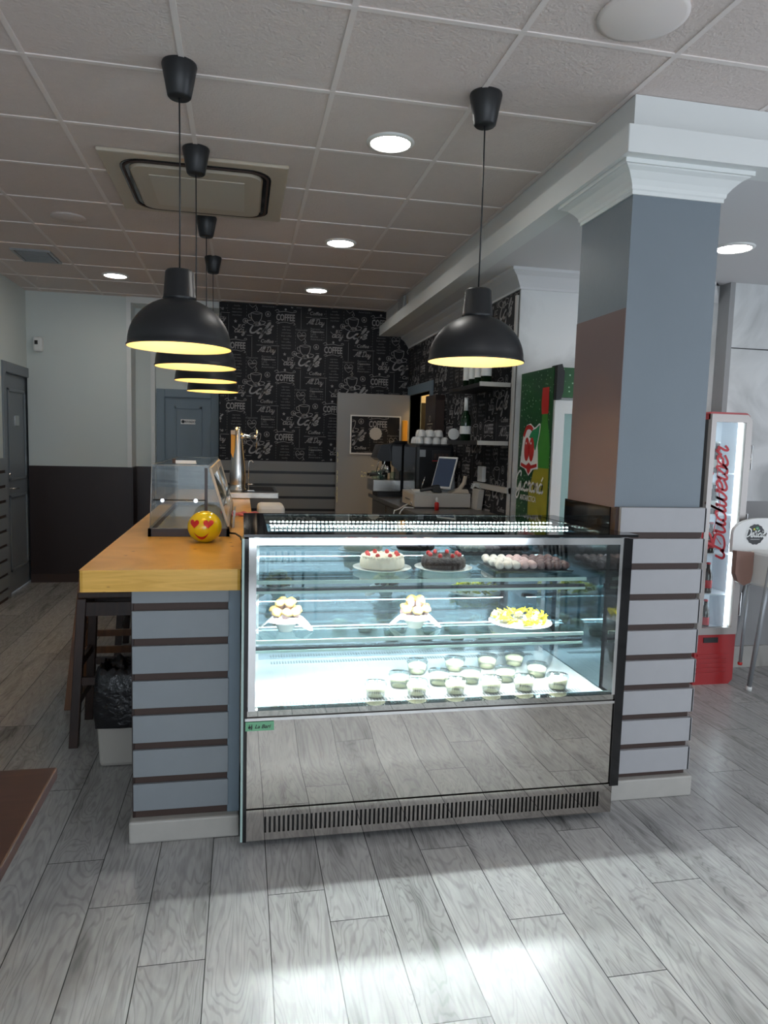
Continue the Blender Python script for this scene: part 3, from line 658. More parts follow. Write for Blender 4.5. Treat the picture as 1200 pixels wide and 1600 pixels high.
# emoji ball
eb = T('emoji_ball', 'glossy yellow ceramic ball with red heart eyes and a smile on the pine top', 'ornament', (-.172, 3.46, 1.10))
cx_, cy_, cz_, R_ = -.172, 3.46, 1.174, .080
g = G(); g.ball((cx_, cy_, cz_), R_, 40, (1, 1, .95)); g.obj('ball', 'yellow', eb)
def onball(p2, lift=.0016):
    vs, fs = p2; out = []
    yaw = -.14
    for x, z in vs:
        y = -math.sqrt(max(0, R_**2-x*x-(z/.95)**2))-lift
        out.append((cx_+x*math.cos(yaw)-y*math.sin(yaw), cy_+x*math.sin(yaw)+y*math.cos(yaw), cz_+z))
    return out, fs
def heart(x, y, s):
    pts = []
    for k in range(28):
        t_ = 2*PI*k/28; pts.append((x+s*.0625*16*math.sin(t_)**3, y+s*.0625*(13*math.cos(t_)-5*math.cos(2*t_)-2*math.cos(3*t_)-math.cos(4*t_))))
    vs = [(x, y)]; fs = [(0, 1+k, 1+(k+1) % 28) for k in range(28)]
    for q in (.25, .5, .75, 1): vs += [(x+(a-x)*q, y+(b-y)*q) for a, b in pts]
    for i in range(3): fs += [(1+i*28+k, 1+(i+1)*28+k, 1+(i+1)*28+(k+1) % 28, 1+i*28+(k+1) % 28) for k in range(28)]
    return vs, fs
for hx in (-.034, .030): G().add(*onball(heart(hx, .022, .0225))).obj('heart_eye', 'red', eb)
mp_ = []
for k in range(13): a = k/12; mp_.append((-.040+.076*a, -.014-.026*math.sin(PI*a)**.8))
lo = [(x, z-.014*math.sin(PI*i/12)) for i, (x, z) in enumerate(mp_)]
G().add(*onball((mp_+lo, [(i, i+1, 14+i, 13+i) for i in range(12)]))).obj('mouth', 'red', eb)
# black cables beside the ball
cb = T('power_cable', 'black power cable dropping between pine top and refrigerated case', 'cable', (0, 3.6, 1.1))
G().tube([(-.06, 3.68, 1.115), (-.03, 3.62, 1.12), (-.004, 3.55, 1.112), (.006, 3.5, 1.08), (.007, 3.40, .98), (.007, 3.36, .9)], .005).obj('cable', 'black', cb)

# ------------------------------------------------------------------ beer tap, drip tray, faucet
t = T('drip_tray', 'flat stainless steel tray overhanging the end of the pine bar', 'tray', (.1, 6.2, 1.1))
g = G().box(-.13, .30, 5.95, 6.75, 1.103, 1.150); g.obj('tray_body', 'steel', t, bevel=.004)
G().box(.02, .27, 6.05, 6.65, 1.150, 1.156).obj('grate', 'black', t)
t = T('beer_tap', 'tall tapering stainless beer column with an orange side badge', 'beer tap', (-.035, 6.15, 1.152))
g = G(); prof = [(.075,0),(.075,.012),(.062,.03),(.066,.06),(.070,.12),(.060,.24),(.043,.38),(.033,.5),(.022,.535),(0,.54)]
g.lathe(prof, (-.035, 6.15, 1.152), 32); g.obj('column', 'steel', t)
G().prism([(-.092, 1.47), (-.075, 1.43), (-.062, 1.45), (-.060, 1.62), (-.092, 1.625)], 6.11, 6.19, 'y').obj('badge', 'orange', t)
G().box(-.094, -.058, 6.108, 6.192, 1.625, 1.66).obj('badge_cap', 'cream', t)
g = G().tube([(-.02, 6.15, 1.61), (.02, 6.15, 1.615), (.05, 6.15, 1.612), (.10, 6.15, 1.61)], [.034, .026, .016, .013], 16).tube([(.10, 6.15, 1.61), (.13, 6.15, 1.61)], .016, 12)
tp = g.obj('spout', 'chrome', t); G().tube([(.118, 6.15, 1.50), (.123, 6.15, 1.60), (.125, 6.15, 1.67)], [.006, .007, .008]).obj('handle', 'steel', tp)
t = T('glass_rinser_faucet', 'thin bent steel faucet beside the beer column', 'faucet', (.06, 6.1, 1.152))
G().box(.045, .10, 6.07, 6.13, 1.150, 1.162).obj('base', 'steel', t)
G().tube([(.055, 6.1, 1.16), (.055, 6.1, 1.38), (.062, 6.1, 1.405), (.078, 6.1, 1.412), (.092, 6.1, 1.40), (.096, 6.1, 1.385)], .005).obj('spout', 'steel', t)
G().tube([(.045, 6.1, 1.21), (.10, 6.1, 1.21)], .006).obj('valve', 'steel', t)
t = T('towel_dispenser', 'pale rounded box standing under the steel tray behind the bar', 'dispenser', (.24, 5.9, .9))
G().box(.12, .33, 5.55, 5.85, .90, 1.085).obj('box', 'whiteplastic', t, bevel=.03)
G().box(.13, .32, 5.548, 5.552, .97, .975).obj('seam', 'groove', t)
t = T('back_bar_shelf', 'black under-bar unit behind the pine counter', 'cabinet', (.2, 5.6, 0))
G().box(.07, .36, 5.2, 6.6, .02, .895).obj('body', 'black', t)
t = T('pink_ribbon', 'crumpled pink and red ribbon lying across the pine bar edge', 'ribbon', (-.0, 4.55, 1.1))
g = G()
for k, (dz, dy) in enumerate(((0, 0), (.008, .02), (.004, -.03))):
    g.tube([(-.13+.24*i/10, 4.6+dy+.012*math.sin(i*1.7+k), 1.112+dz+.007*math.sin(i*2.1+k*2)) for i in range(11)], .008, 6)
g.obj('ribbon', 'pinkcloth', t)
t = T('menu_holder', 'grey upright card holder beside the slanted side of the snack case', 'card holder', (-.04, 4.1, 1.1))
G().hexa([(-.052,4.0,1.102),(-.04,4.0,1.102),(-.04,4.22,1.102),(-.052,4.22,1.102),(-.045,4.0,1.20),(-.033,4.0,1.20),(-.033,4.22,1.20),(-.045,4.22,1.20)]).obj('card', 'tube', t)

# ------------------------------------------------------------------ refrigerated pastry case
CX0, CX1, CY0, CY1 = .012, 1.60, 2.68, 3.44
rc = T('refrigerated_display_case', 'large mirror-fronted refrigerated pastry case with black edges and lit glass shelves', 'display case', (.8, 3.06, 0))
g = G().box(CX0+.06, 1.50, 2.86, CY1-.02, 0.0, .06); g.obj('underframe', 'black', rc)
# lower vent panel, built around its slots
N_ = 79; vx0, vx1 = .085, 1.515; p_ = (vx1-vx0)/N_; sz0, sz1 = .062, .128
g = G().mi(0).box(.018, vx0, CY0, CY0+.012, .032, .158).box(vx1, 1.575, CY0, CY0+.012, .032, .158).box(vx0, vx1, CY0, CY0+.012, .032, sz0).box(vx0, vx1, CY0, CY0+.012, sz1, .158)
for i in range(N_): x = vx0+i*p_; g.box(x, x+p_*.52, CY0, CY0+.012, sz0, sz1)
g.mi(1).box(.02, 1.57, CY0+.02, CY1-.02, .04, .155)
g.obj('vent_panel', ['mirror', 'black'], rc)
# main mirror panel, very slightly dished so the floor reflection bends
g = G(); nx, nz = 24, 16; vs = []
for j in range(nz+1):
    for i in range(nx+1):
        u_, v_ = i/nx, j/nz; e = min(1, v_*8)*min(1, (1-v_)*8)
        d_ = .0008*math.sin(2*PI*v_+.3)*(.6+.4*math.sin(4*u_+1))+.0004*math.sin(9*u_+3*v_)
        vs.append((.018+u_*1.542, CY0+.004+.010*(1-v_)*.0-d_, .163+v_*.352))
g.add(vs, [(j*(nx+1)+i, j*(nx+1)+i+1, (j+1)*(nx+1)+i+1, (j+1)*(nx+1)+i) for j in range(nz) for i in range(nx)], True)
g.box(.018, 1.56, CY0+.012, CY0+.03, .163, .515)
g.obj('lower_front_panel', 'mirror', rc)
G().box(.018, 1.56, CY0-.006, CY0+.03, .519, .530).obj('trim_strip', 'chrome', rc)
G().box(.018, 1.56, CY0+.004, CY0+.05, .532, .555).obj('sill', 'mirror', rc)
G().box(CX0, CX0+.014, CY0-.004, CY1, .03, 1.225).obj('left_end_panel', 'blackgloss', rc)
g = G().box(1.562, 1.602, CY0-.004, CY0+.13, .15, 1.225).box(1.585, 1.60, CY0+.13, CY1, .03, 1.225); g.obj('right_end_panel', 'blackgloss', rc)
G().box(.003, CX0, CY0+.0, CY0+.05, .03, 1.225).obj('left_glass_edge', 'glassedge', rc)
G().box(.03, 1.56, CY0, CY0+.006, .535, 1.222).obj('front_glass', 'glassfront', rc)
g = G()
for (a, b, c, d) in ((.028, 1.562, 1.200, 1.228), (.028, .056, .556, 1.200), (1.547, 1.562, .556, 1.200)): g.box(a, b, CY0-.0015, CY0-.0003, c, d)
g.obj('mirror_border', 'chrome', rc)
# cooling well
dz = .545
g = G().mi(0).box(.05, 1.55, 2.75, 3.36, dz-.02, dz).mi(0).box(.05, 1.55, 2.70, 2.75, dz-.03, dz-.005)
for i in range(100):
    for (ya, yb) in ((2.765, 2.80), (3.29, 3.325)):
        x = .14+i*.0132
        g.mi(1).box(x, x+.006, ya, yb, dz, dz+.0008)
g.mi(2)
for x in (.80,): g.box(x, x+.003, 2.80, 3.28, dz, dz+.0006)
g.obj('deck', ['deck', 'black', 'black'], rc)
g = G().box(.04, 1.565, 3.36, 3.375, dz, 1.20); g.obj('rear_sliding_door', 'darkmirror', rc)
g = G().box(1.553, 1.560, 2.80, 3.36, dz, 1.20); g.obj('right_inner_pane', 'darkmirror', rc)
G().box(.042, .048, 2.72, 3.36, dz, 1.20).obj('left_inner_pane', 'darkmirror', rc)
for x in (.06, 1.50): G().box(x, x+.022, 3.335, 3.36, dz, 1.20).obj('shelf_upright', 'chrome', rc)
for z in (1.022, .775):
    sh = G().box(.06, 1.50, 2.875, 3.335, z-.008, z).obj('glass_shelf', 'glassgreen', rc)
    G().box(.06, 1.50, 2.865, 2.876, z-.010, z+.004).obj('shelf_edge_strip', 'glassedge', sh)
    G().box(.06, 1.50, 2.878, 2.905, z-.050, z-.030).obj('shelf_light_bar', 'trayblack', sh)
    G().box(.06, 1.50, 2.872, 2.878, z-.050, z-.040).obj('light_bar_edge', 'glassedge', sh)
    G().box(.08, 1.48, 2.882, 2.902, z-.052, z-.050).obj('led_tape', 'ledtape', sh)
# top glass with enamel border, LED tubes beneath
zt = 1.232
g = G().mi(0).box(CX0-.004, 1.622, CY0-.008, CY0+.07, zt, zt+.010).box(CX0-.004, 1.60, 3.40, CY1+.01, zt, zt+.010).box(CX0-.004, .10, CY0+.07, 3.40, zt, zt+.010).box(1.50, 1.60, CY0+.07, 3.40, zt, zt+.010)
g.obj('top_border', 'blackglass', rc)
G().box(.10, 1.50, CY0+.07, 3.40, zt+.002, zt+.009).obj('top_glass', 'glassgreen', rc)
for y in (3.06, 3.24):
    led = G().box(.12, 1.50, y-.012, y+.012, 1.212, 1.222).obj('led_housing', 'trayblack', rc)
    g = G()
    for i in range(76):
        x = .13+i*.0181; g.lathe([(.0055, 1.2225), (.0058, 1.225), (.004, 1.2275), (0, 1.228)], (x, y, 0), 8)
        g.lathe([(0, 1.2065), (.005, 1.208), (.007, 1.2115)], (x, y, 0), 8)
    g.obj('led_beads', 'ledstrip', led)
G().box(.75, .77, 2.775, 2.86, 1.205, 1.214).obj('cable_clip', 'cream', rc)
# maker's plate
g = G().mi(0).box(.020, .128, CY0-.010, CY0-.0065, .482, .517).mi(1)
g.place(tr(text('La Bari', .021, .3, .02), .084, .492), (0, CY0-.0105, 0), (1,0,0), (0,0,1))
g.place(join(ribbon([(.036,.508),(.034,.50),(.031,.496),(.036,.49),(.043,.494),(.041,.502)], .0025, True, 3), ribbon([(.044,.508),(.045,.497),(.043,.486)], .0028, False), disc(.036,.497,.0045,12)), (0, CY0-.0105, 0), (1,0,0), (0,0,1))
g.obj('maker_plate', ['stickergreen', 'black'], rc)

# ---- on the upper shelf
def plate(t, x, y, z, r): G().lathe([(0, .004), (r*.55, .004), (r*.62, .004), (r, .016), (r, .018), (r*.6, .009), (0, .008)], (x, y, z), 40).obj('plate', 'plate', t)
zc = 1.0225
def cakeobj(name, label, x, y, m, tall):
    t = T(name, label, 'cake', (x, y, zc))
    g = G(); tall += .004
    prof = [(.028, .0165), (.094, .0165), (.100, .024), (.100, .045), (.096, tall-.005), (.085, tall+.004), (.065, tall+.002), (.045, tall-.010), (.030, tall-.02), (.028, .0165)]
    g.lathe(prof, (x, y, zc), 72, True, .02, 18, cap=False); c = g.obj('cake_body', m, t)
    if m == 'cakewhite':
        g = G()
        for k in range(26):
            a = 2*PI*k/26; g.ball((x+.086*math.cos(a), y+.086*math.sin(a), zc+tall), .012, 8, (1,1,.8))
        g.obj('piped_rim', m, t)
    for k in range(8):
        a = 2*PI*k/8+.3; rr_ = .072
        G().ball((x+rr_*math.cos(a), y+rr_*math.sin(a), zc+tall+.010), .0105, 12, (1, 1, 1.05)).obj('raspberry', 'berry', t)
    return t
t = T('cake_plate', 'round white plate under the white cream cake', 'plate', (.622, 3.10, zc)); plate(t, .622, 3.10, zc, .132)
cakeobj('cream_cake', 'white cream ring cake topped with raspberries on the upper glass shelf', .622, 3.10, 'cakewhite', .062)
t = T('cake_plate', 'round white plate under the dark chocolate cake', 'plate', (.905, 3.09, zc)); plate(t, .905, 3.09, zc, .132)
cakeobj('chocolate_cake', 'dark chocolate ring cake topped with raspberries on the upper glass shelf', .905, 3.09, 'cakedark', .062)
t = T('truffle_tray', 'shallow dark tray of truffles at the right of the upper shelf', 'tray', (1.30, 3.11, zc))
G().hexa([(1.13,2.99,zc+.001),(1.49,2.99,zc+.001),(1.49,3.24,zc+.001),(1.13,3.24,zc+.001),(1.115,2.98,zc+.014),(1.50,2.98,zc+.014),(1.50,3.25,zc+.014),(1.115,3.25,zc+.014)]).obj('tray', 'trayblack', t, bevel=.003)
protos = {}
for i in range(9):
    for j in range(6):
        x = 1.145+i*.040+(j % 2)*.008; y = 3.005+j*.043
        if x > 1.485: continue
        k = 'truffwhite' if i < 3 else ('truffpink' if i < 5 else 'truffdark')
        lab = {'truffwhite': 'white chocolate truffle in the dark tray on the upper shelf', 'truffpink': 'pale pink truffle in the middle of the dark tray', 'truffdark': 'brown cocoa truffle in the right part of the tray'}[k]
        nm = {'truffwhite': 'white_truffle', 'truffpink': 'pink_truffle', 'truffdark': 'cocoa_truffle'}[k]
        if k not in protos:
            o = G().ball((0, 0, .0), .019, 14, (1.05, 1, .95)).obj(nm, k); tag(o, lab, 'truffle', nm.replace('_', ' ')+'s in the tray'); protos[k] = o
        else: o = protos[k].copy(); COL.objects.link(o)
        o.location = (x, y, zc+.0325+random.uniform(0, .003))
# ---- on the middle shelf
zs = .7755
def napkin_bowl(x, y, label):
    t = T('napkin_lined_bowl', label+', white bowl lined with a folded napkin', 'bowl', (x, y, zs), 'napkin lined muffin bowls')
    G().lathe([(.030, .0), (.032, .004), (.045, .03), (.056, .062), (.053, .062), (.042, .03), (.028, .008), (0, .007)], (x, y, zs), 32).obj('bowl', 'plate', t)
    vs = []; n = 24
    for r, z, w in ((.03, .045, 0), (.056, .066, 0), (.088, .050, .35)):
        for k in range(n):
            a = 2*PI*k/n; q = r*(1+w*max(0, math.cos(2*a+.5))); zz = z-(.045*max(0, math.cos(2*a+.5)) if w else 0); vs.append((x+q*math.cos(a), y+q*math.sin(a), zs+zz))
    G().add(vs, [(i*n+k, i*n+(k+1) % n, (i+1)*n+(k+1) % n, (i+1)*n+k) for i in range(2) for k in range(n)]).obj('napkin', 'napkin', t)
napkin_bowl(.190, 3.03, 'left bowl on the middle glass shelf'); napkin_bowl(.765, 3.03, 'centre bowl on the middle glass shelf')
mproto = None
for (bx, bl) in ((.190, 'the left'), (.765, 'the centre')):
    for k in range(11):
        if k < 7: a = 2*PI*k/7+.2; px_, py_, pz_ = .05*math.cos(a), .05*math.sin(a), .082
        else: a = 2*PI*k/4+.5; px_, py_, pz_ = .026*math.cos(a), .026*math.sin(a), .118
        if mproto is None:
            mproto = T('small_muffin', 'small golden muffin piled in the left napkin-lined bowl', 'muffin', (0,0,0), 'muffins in the left bowl')
            g = G(); g.lathe([(.011,-.022),(.017,.0),(.020,.002)], (0,0,0), 14); g.obj('wrapper', 'truffpink', mproto)
            g = G(); g.lathe([(.020,.0),(.024,.006),(.021,.016),(.012,.024),(0,.026)], (0,0,0), 18, True, .08, 5); g.obj('top', 'muffin', mproto)
            o = mproto
        else: o = dup(mproto, (0,0,0), 'small golden muffin piled in %s napkin-lined bowl' % bl, 'muffins in %s bowl' % bl)
        o.location = (bx+px_, 3.03+py_, zs+pz_); o.rotation_euler = (random.uniform(-.5,.5), random.uniform(-.5,.5), random.uniform(0,6))
        
t = T('oval_plate', 'white rimmed plate heaped with yellow sweets on the middle shelf', 'plate', (1.265, 3.03, zs)); plate(t, 1.265, 3.03, zs, .145)
cp1 = None; cp2 = None
for k in range(64):
    a = random.uniform(0, 2*PI); q = .125*math.sqrt(random.random()); hgt = .034+.050*(1-q/.135)*random.random()
    pos = (1.265+q*math.cos(a), 3.03+q*math.sin(a), zs+hgt); rot = (random.uniform(-.7,.7), random.uniform(-.7,.7), random.uniform(0,6))
    if k % 3:
        if cp1 is None:
            cp1 = G().box(-.020, .020, -.008, .008, -.006, .006).prism([(-.020,0),(-.034,.012),(-.034,-.012)], -.002, .002, 'z').prism([(.020,0),(.034,.012),(.034,-.012)], -.002, .002, 'z').obj('wrapped_sweet', 'candy', bevel=.002); tag(cp1, 'yellow wrapped sweet in the heap on the middle shelf plate', 'sweet', 'yellow sweets on the plate'); o = cp1
        else: o = cp1.copy(); COL.objects.link(o)
    else:
        if cp2 is None:
            cp2 = G().prism([(-.022,-.012),(.022,-.012),(.016,.012),(-.016,.012)], -.005, .005, 'y').obj('pale_wedge', 'candypale', bevel=.002); tag(cp2, 'pale creamy wedge lying among the yellow sweets on the plate', 'sweet', 'pale wedges on the plate'); o = cp2
        else: o = cp2.copy(); COL.objects.link(o)
    o.location = pos; o.rotation_euler = rot; o.scale = (.8, .8, .8)
# ---- dessert cups on the deck
cups = [(.55,2.81,'leftmost front dessert cup'),(.727,2.81,'front row dessert cup, second from left'),(.895,2.81,'front row dessert cup, third from left'),(1.055,2.81,'front row dessert cup, fourth from left'),(1.205,2.81,'front row dessert cup, second from right'),(1.36,2.81,'rightmost front dessert cup'),(.675,2.915,'leftmost cup of the middle row'),(.855,2.925,'middle row cup, second from left'),(1.00,2.93,'middle row cup, third from left'),(1.165,2.93,'middle row cup, second from right'),(1.335,2.975,'rightmost cup of the middle row'),(.795,3.08,'leftmost cup of the back row'),(.98,3.10,'back row cup, second from left'),(1.145,3.12,'back row cup, second from right'),(1.29,3.14,'rightmost cup of the back row')]
cp = None
for (x, y, l) in cups:
    if cp is None:
        cp = T('dessert_cup', 'x', 'dessert cup', (0,0,0), 'dessert cups on the steel deck')
        G().lathe([(.036,0),(.038,.004),(.047,.052),(.0465,.054),(.037,.006),(0,.004)], (0,0,0), 28).obj('cup', 'frost', cp)
        G().lathe([(0,.006),(.035,.006),(.043,.040),(.030,.047),(0,.049)], (0,0,0), 24).obj('mousse', 'mousse', cp)
        G().lathe([(.049,.052),(.050,.056),(.046,.062),(.0,.064)], (0,0,0), 28).obj('lid', 'frost', cp)
        o = cp
    else: o = dup(cp, (0,0,0))
    o['label'] = l+', clear plastic with pale mousse, on the steel deck'; o.location = (x, y, dz+.001)

# ------------------------------------------------------------------ ceiling things
def downlight(x, y, z, lab, r=.095):
    t = T('ceiling_light', lab, 'ceiling light', (x, y, z), 'recessed round downlights')
    G().lathe([(r+.022, 0), (r+.022, -.004), (r+.004, -.012), (r, -.006)], (x, y, z), 36, cap=False).obj('trim_ring', 'whiteplastic', t)
    G().lathe([(0, -.007), (r, -.007), (r, -.003), (0, -.003)][::-1], (x, y, z), 36, cap=False).obj('diffuser', 'led', t)
downlight(.697, 3.55, H, 'nearest lit round downlight in the tiled ceiling')
downlight(.70, 5.37, H, 'middle lit round downlight of the row before the wallpaper')
downlight(.70, 7.09, H, 'farthest lit round downlight near the black wallpaper')
downlight(-1.15, 7.05, H, 'lit round downlight at the far left over the doors')
downlight(2.80, 3.80, SOF, 'lit round downlight in the lowered ceiling right of the pillar')
downlight(.7, .6, H, 'lit round downlight over the open floor near the camera')
downlight(3.6, 1.4, H, 'lit round downlight over the open floor on the right')
for x, y, r, l in ((1.31, 2.33, .15, 'large round flush speaker cover in the ceiling near the pillar'), (-1.16, 5.29, .11, 'round flush blank cover in the ceiling left of the air conditioner')):
    t = T('speaker_cover', l, 'speaker cover', (x, y, H))
    G().lathe([(0, -.016), (r*.82, -.014), (r*.9, -.010), (r, -.008), (r, 0)], (x, y, H), 40).obj('cover', 'ceil' if r < .12 else 'grid', t)
t = T('ceiling_vent', 'small grey slatted air vent in the ceiling at the left', 'vent', (-1.67, 6.48, H))
G().box(-1.80, -1.54, 6.30, 6.66, H-.012, H-.002).obj('frame', 'groove', t)
g = G().box(-1.82, -1.80, 6.28, 6.68, H-.016, H).box(-1.54, -1.52, 6.28, 6.68, H-.016, H).box(-1.8, -1.54, 6.28, 6.30, H-.016, H).box(-1.8, -1.54, 6.66, 6.68, H-.016, H)
for i in range(9): y = 6.32+i*.038; g.box(-1.79, -1.55, y, y+.012, H-.018, H-.012)
g.obj('slats', 'tube', t)
# air conditioner cassette
ax0, ax1, ay0, ay1 = -.74, .235, 3.97, 4.93
t = T('air_conditioner', 'square cream ceiling air conditioner cassette with black louvre slots', 'air conditioner', ((ax0+ax1)/2, (ay0+ay1)/2, H))
G().box(ax0, ax1, ay0, ay1, H-.022, H-.001).obj('panel', 'cream', t, bevel=.008)
def rrect(cx, cy_, hw, hh, r, n=6):
    p = []
    for (sx_, sy__, a0) in ((1,1,0), (-1,1,PI/2), (-1,-1,PI), (1,-1,3*PI/2)):
        for k in range(n+1): a = a0+PI/2*k/n; p.append((cx+sx_*(hw-r)+r*math.cos(a), cy_+sy__*(hh-r)+r*math.sin(a)))
    return p
mx_, my_ = (ax0+ax1)/2, (ay0+ay1)/2
def ring(p, q, z0, z1, g):
    n = len(p); vs = [(x, y, z0) for x, y in p]+[(x, y, z0) for x, y in q]+[(x, y, z1) for x, y in p]+[(x, y, z1) for x, y in q]
    g.add(vs, [(i, (i+1) % n, n+(i+1) % n, n+i) for i in range(n)]+[(i, (i+1) % n, 2*n+(i+1) % n, 2*n+i) for i in range(n)]+[(n+i, n+(i+1) % n, 3*n+(i+1) % n, 3*n+i) for i in range(n)]); return g
ring(rrect(mx_, my_, .40, .415, .13), rrect(mx_, my_, .355, .37, .09), H-.027, H-.02, G()).obj('air_slot', 'blackgloss', t)
ring(rrect(mx_, my_, .388, .403, .12), rrect(mx_, my_, .376, .391, .11), H-.032, H-.025, G()).obj('louvre', 'groove', t)
G().prism(rrect(mx_, my_, .345, .36, .08), H-.040, H-.02, 'z').obj('centre_panel', 'cream', t)
g = G().mi(0).box(mx_-.255, mx_+.255, my_-.25, my_+.25, H-.044, H-.039)
g.obj('intake_grille', ['creamlt'], t)
t = T('emergency_light', 'small clear rectangular emergency light fixed to the white beam near the wallpaper', 'emergency light', (1.545, 7.0, 2.95))
G().box(1.555, 1.572, 6.90, 7.15, 2.89, 3.02).obj('housing', 'cream', t); G().box(1.525, 1.555, 6.90, 7.15, 2.89, 3.02).obj('lens', 'tube', t, bevel=.008)
t = T('air_freshener', 'small white wall dispenser high on the pale wall right of the left door', 'dispenser', (-2.08, 8.06, 2.5))
G().box(-2.12, -2.03, 8.0, 8.075, 2.43, 2.58).obj('case', 'whiteplastic', t, bevel=.02); G().box(-2.10, -2.07, 7.995, 8.0, 2.50, 2.54).obj('window', 'black', t)

# ------------------------------------------------------------------ pendant lamps
def pendant(x, y, lab, zr=1.955):
    t = T('pendant_lamp', lab, 'pendant lamp', (x, y, H), 'black dome pendant lamps')
    G().lathe([(0, -.128), (.040, -.128), (.046, -.122), (.068, -.008), (.066, 0), (0, 0)], (x, y, H), 32, cap=False).obj('ceiling_canopy', 'blackmatte', t)
    G().tube([(x, y, H-.12), (x+.002, y, H-.45), (x, y, zr+.30)], .0032, 6).obj('cord', 'blackmatte', t)
    R = .203; out = []; inn = []
    for k in range(13):
        a = (PI/2)*k/12*.86; out.append((R*math.cos(a), .012+.183*math.sin(a)/math.sin(PI/2*.86)))
    prof = [(R+.004, 0), (R+.005, .006), (R, .012)]+out[1:]
    rt = prof[-1][0]; prof += [(.067, .197), (.064, .20), (.056, .300), (.050, .308), (0, .309)]
    G().lathe(prof, (x, y, zr), 56, cap=False).obj('lamp_shade', 'blackmatte', t)
    ip = [(R+.002, 0), (R-.004, .010)]+[(r-.006, z-.004) for r, z in out[1:]]+[(.03, .188), (0, .188)]
    G().lathe(ip, (x, y, zr), 56, cap=False).obj('shade_lining', 'shadein', t)
    G().lathe([(0, .058), (.018, .062), (.030, .080), (.032, .098), (.024, .120), (.014, .140), (.014, .15), (0, .15)], (x, y, zr), 20, cap=False).obj('bulb', 'bulb', t)
    G().lathe([(.018, .145), (.02, .19), (0, .19)], (x, y, zr), 16).obj('socket', 'whiteplastic', t)
pendant(-.252, 3.05, 'nearest black dome pendant lamp over the pine bar')
pendant(-.240, 3.88, 'second black dome pendant lamp over the bar, in front of the air conditioner', 1.957)
pendant(-.244, 5.03, 'third black dome pendant lamp over the bar', 1.975)
pendant(-.242, 6.10, 'farthest black dome pendant lamp of the row over the bar', 1.972)
pendant(.985, 2.98, 'black dome pendant lamp hanging alone over the pastry case', 1.95)

# ------------------------------------------------------------------ back counter and its machines
CT = 1.09
t = T('back_counter', 'dark grey work counter along the wallpapered wall under the machines', 'counter', (1.54, 5.8, 0))
G().box(1.27, RX-.004, 4.80, 6.90, .05, CT-.035).obj('body', 'counterdark', t)
G().box(1.23, RX-.004, 4.78, 6.93, CT-.035, CT).obj('worktop', 'counterdark', t, bevel=.004)
for i in range(3):
    d = G().box(1.262, 1.27, 4.83+i*.69, 5.49+i*.69, .12, CT-.06).obj('door', 'counterdark', t); G().tube([(1.25, 4.95+i*.69, .9), (1.25, 5.3+i*.69, .9)], .006).obj('handle', 'steel', d)
# cash drawer
t = T('cash_drawer', 'beige metal cash drawer on the back counter under the tablet', 'cash drawer', (1.53, 5.5, CT))
g = G().box(1.32, 1.775, 5.36, 5.80, CT+.008, CT+.118); g.obj('box', 'beige', t, bevel=.004)
G().box(1.33, 1.77, 5.38, 5.78, CT, CT+.008).obj('foot', 'black', t)
G().box(1.316, 1.32, 5.40, 5.76, CT+.015, CT+.105).obj('drawer_front', 'cream', t); G().box(1.312, 1.316, 5.50, 5.66, CT+.055, CT+.06).obj('slot', 'black', t)
G().tube([(1.308, 5.44, CT+.03), (1.318, 5.44, CT+.03)], .012, 12).obj('lock', 'chrome', t)
# tablet till
t = T('till_tablet', 'white-framed portrait tablet on a silver stand over the cash drawer', 'tablet', (1.60, 5.55, CT+.12))
def slab(cx, cy_, cz, w, h, th, yaw, tilt):
    ux = Vector((math.cos(yaw), math.sin(yaw), 0)); nn = Vector((-math.sin(yaw), math.cos(yaw), 0))
    up = Vector((0,0,1))*math.cos(tilt)+nn*math.sin(tilt); n2 = ux.cross(up)
    c = Vector((cx, cy_, cz)); 
    def q(a, b, d): return c+ux*a+up*b+n2*d
    return [q(-w/2,-h/2,-th/2), q(w/2,-h/2,-th/2), q(w/2,-h/2,th/2), q(-w/2,-h/2,th/2), q(-w/2,h/2,-th/2), q(w/2,h/2,-th/2), q(w/2,h/2,th/2), q(-w/2,h/2,th/2)], n2
p, n2 = slab(1.595, 5.50, CT+.275, .19, .27, .014, -.92, .36); G().hexa(p).obj('case', 'whiteplastic', t, bevel=.006)
p2, _ = slab(1.595+n2.x*.008, 5.50+n2.y*.008, CT+.275+n2.z*.008, .17, .235, .002, -.92, .36); G().hexa(p2).obj('screen', 'screen', t)
G().hexa([(1.60,5.56,CT+.125),(1.70,5.54,CT+.125),(1.74,5.66,CT+.125),(1.64,5.68,CT+.125),(1.62,5.53,CT+.33),(1.67,5.52,CT+.33),(1.69,5.55,CT+.33),(1.64,5.56,CT+.33)]).obj('stand', 'tube', t, bevel=.008)
G().box(1.56, 1.74, 5.50, 5.70, CT+.119, CT+.127).obj('stand_foot', 'tube', t)
t = T('card_terminal', 'pale handset standing at a slant right of the tablet', 'handset', (1.72, 5.42, CT+.12))
G().tube([(1.665, 5.42, CT+.135), (1.70, 5.42, CT+.15), (1.735, 5.42, CT+.20), (1.745, 5.42, CT+.255)], [.014, .017, .018, .015], 10).obj('handset', 'cream', t)
G().hexa([(1.62,5.38,CT+.12),(1.77,5.38,CT+.12),(1.77,5.5,CT+.12),(1.62,5.5,CT+.12),(1.68,5.39,CT+.15),(1.76,5.39,CT+.15),(1.76,5.49,CT+.15),(1.68,5.49,CT+.15)]).obj('cradle', 'cream', t, bevel=.004)
t = T('barcode_scanner', 'black handheld scanner lying on the cash drawer', 'scanner', (1.50, 5.40, CT+.12))
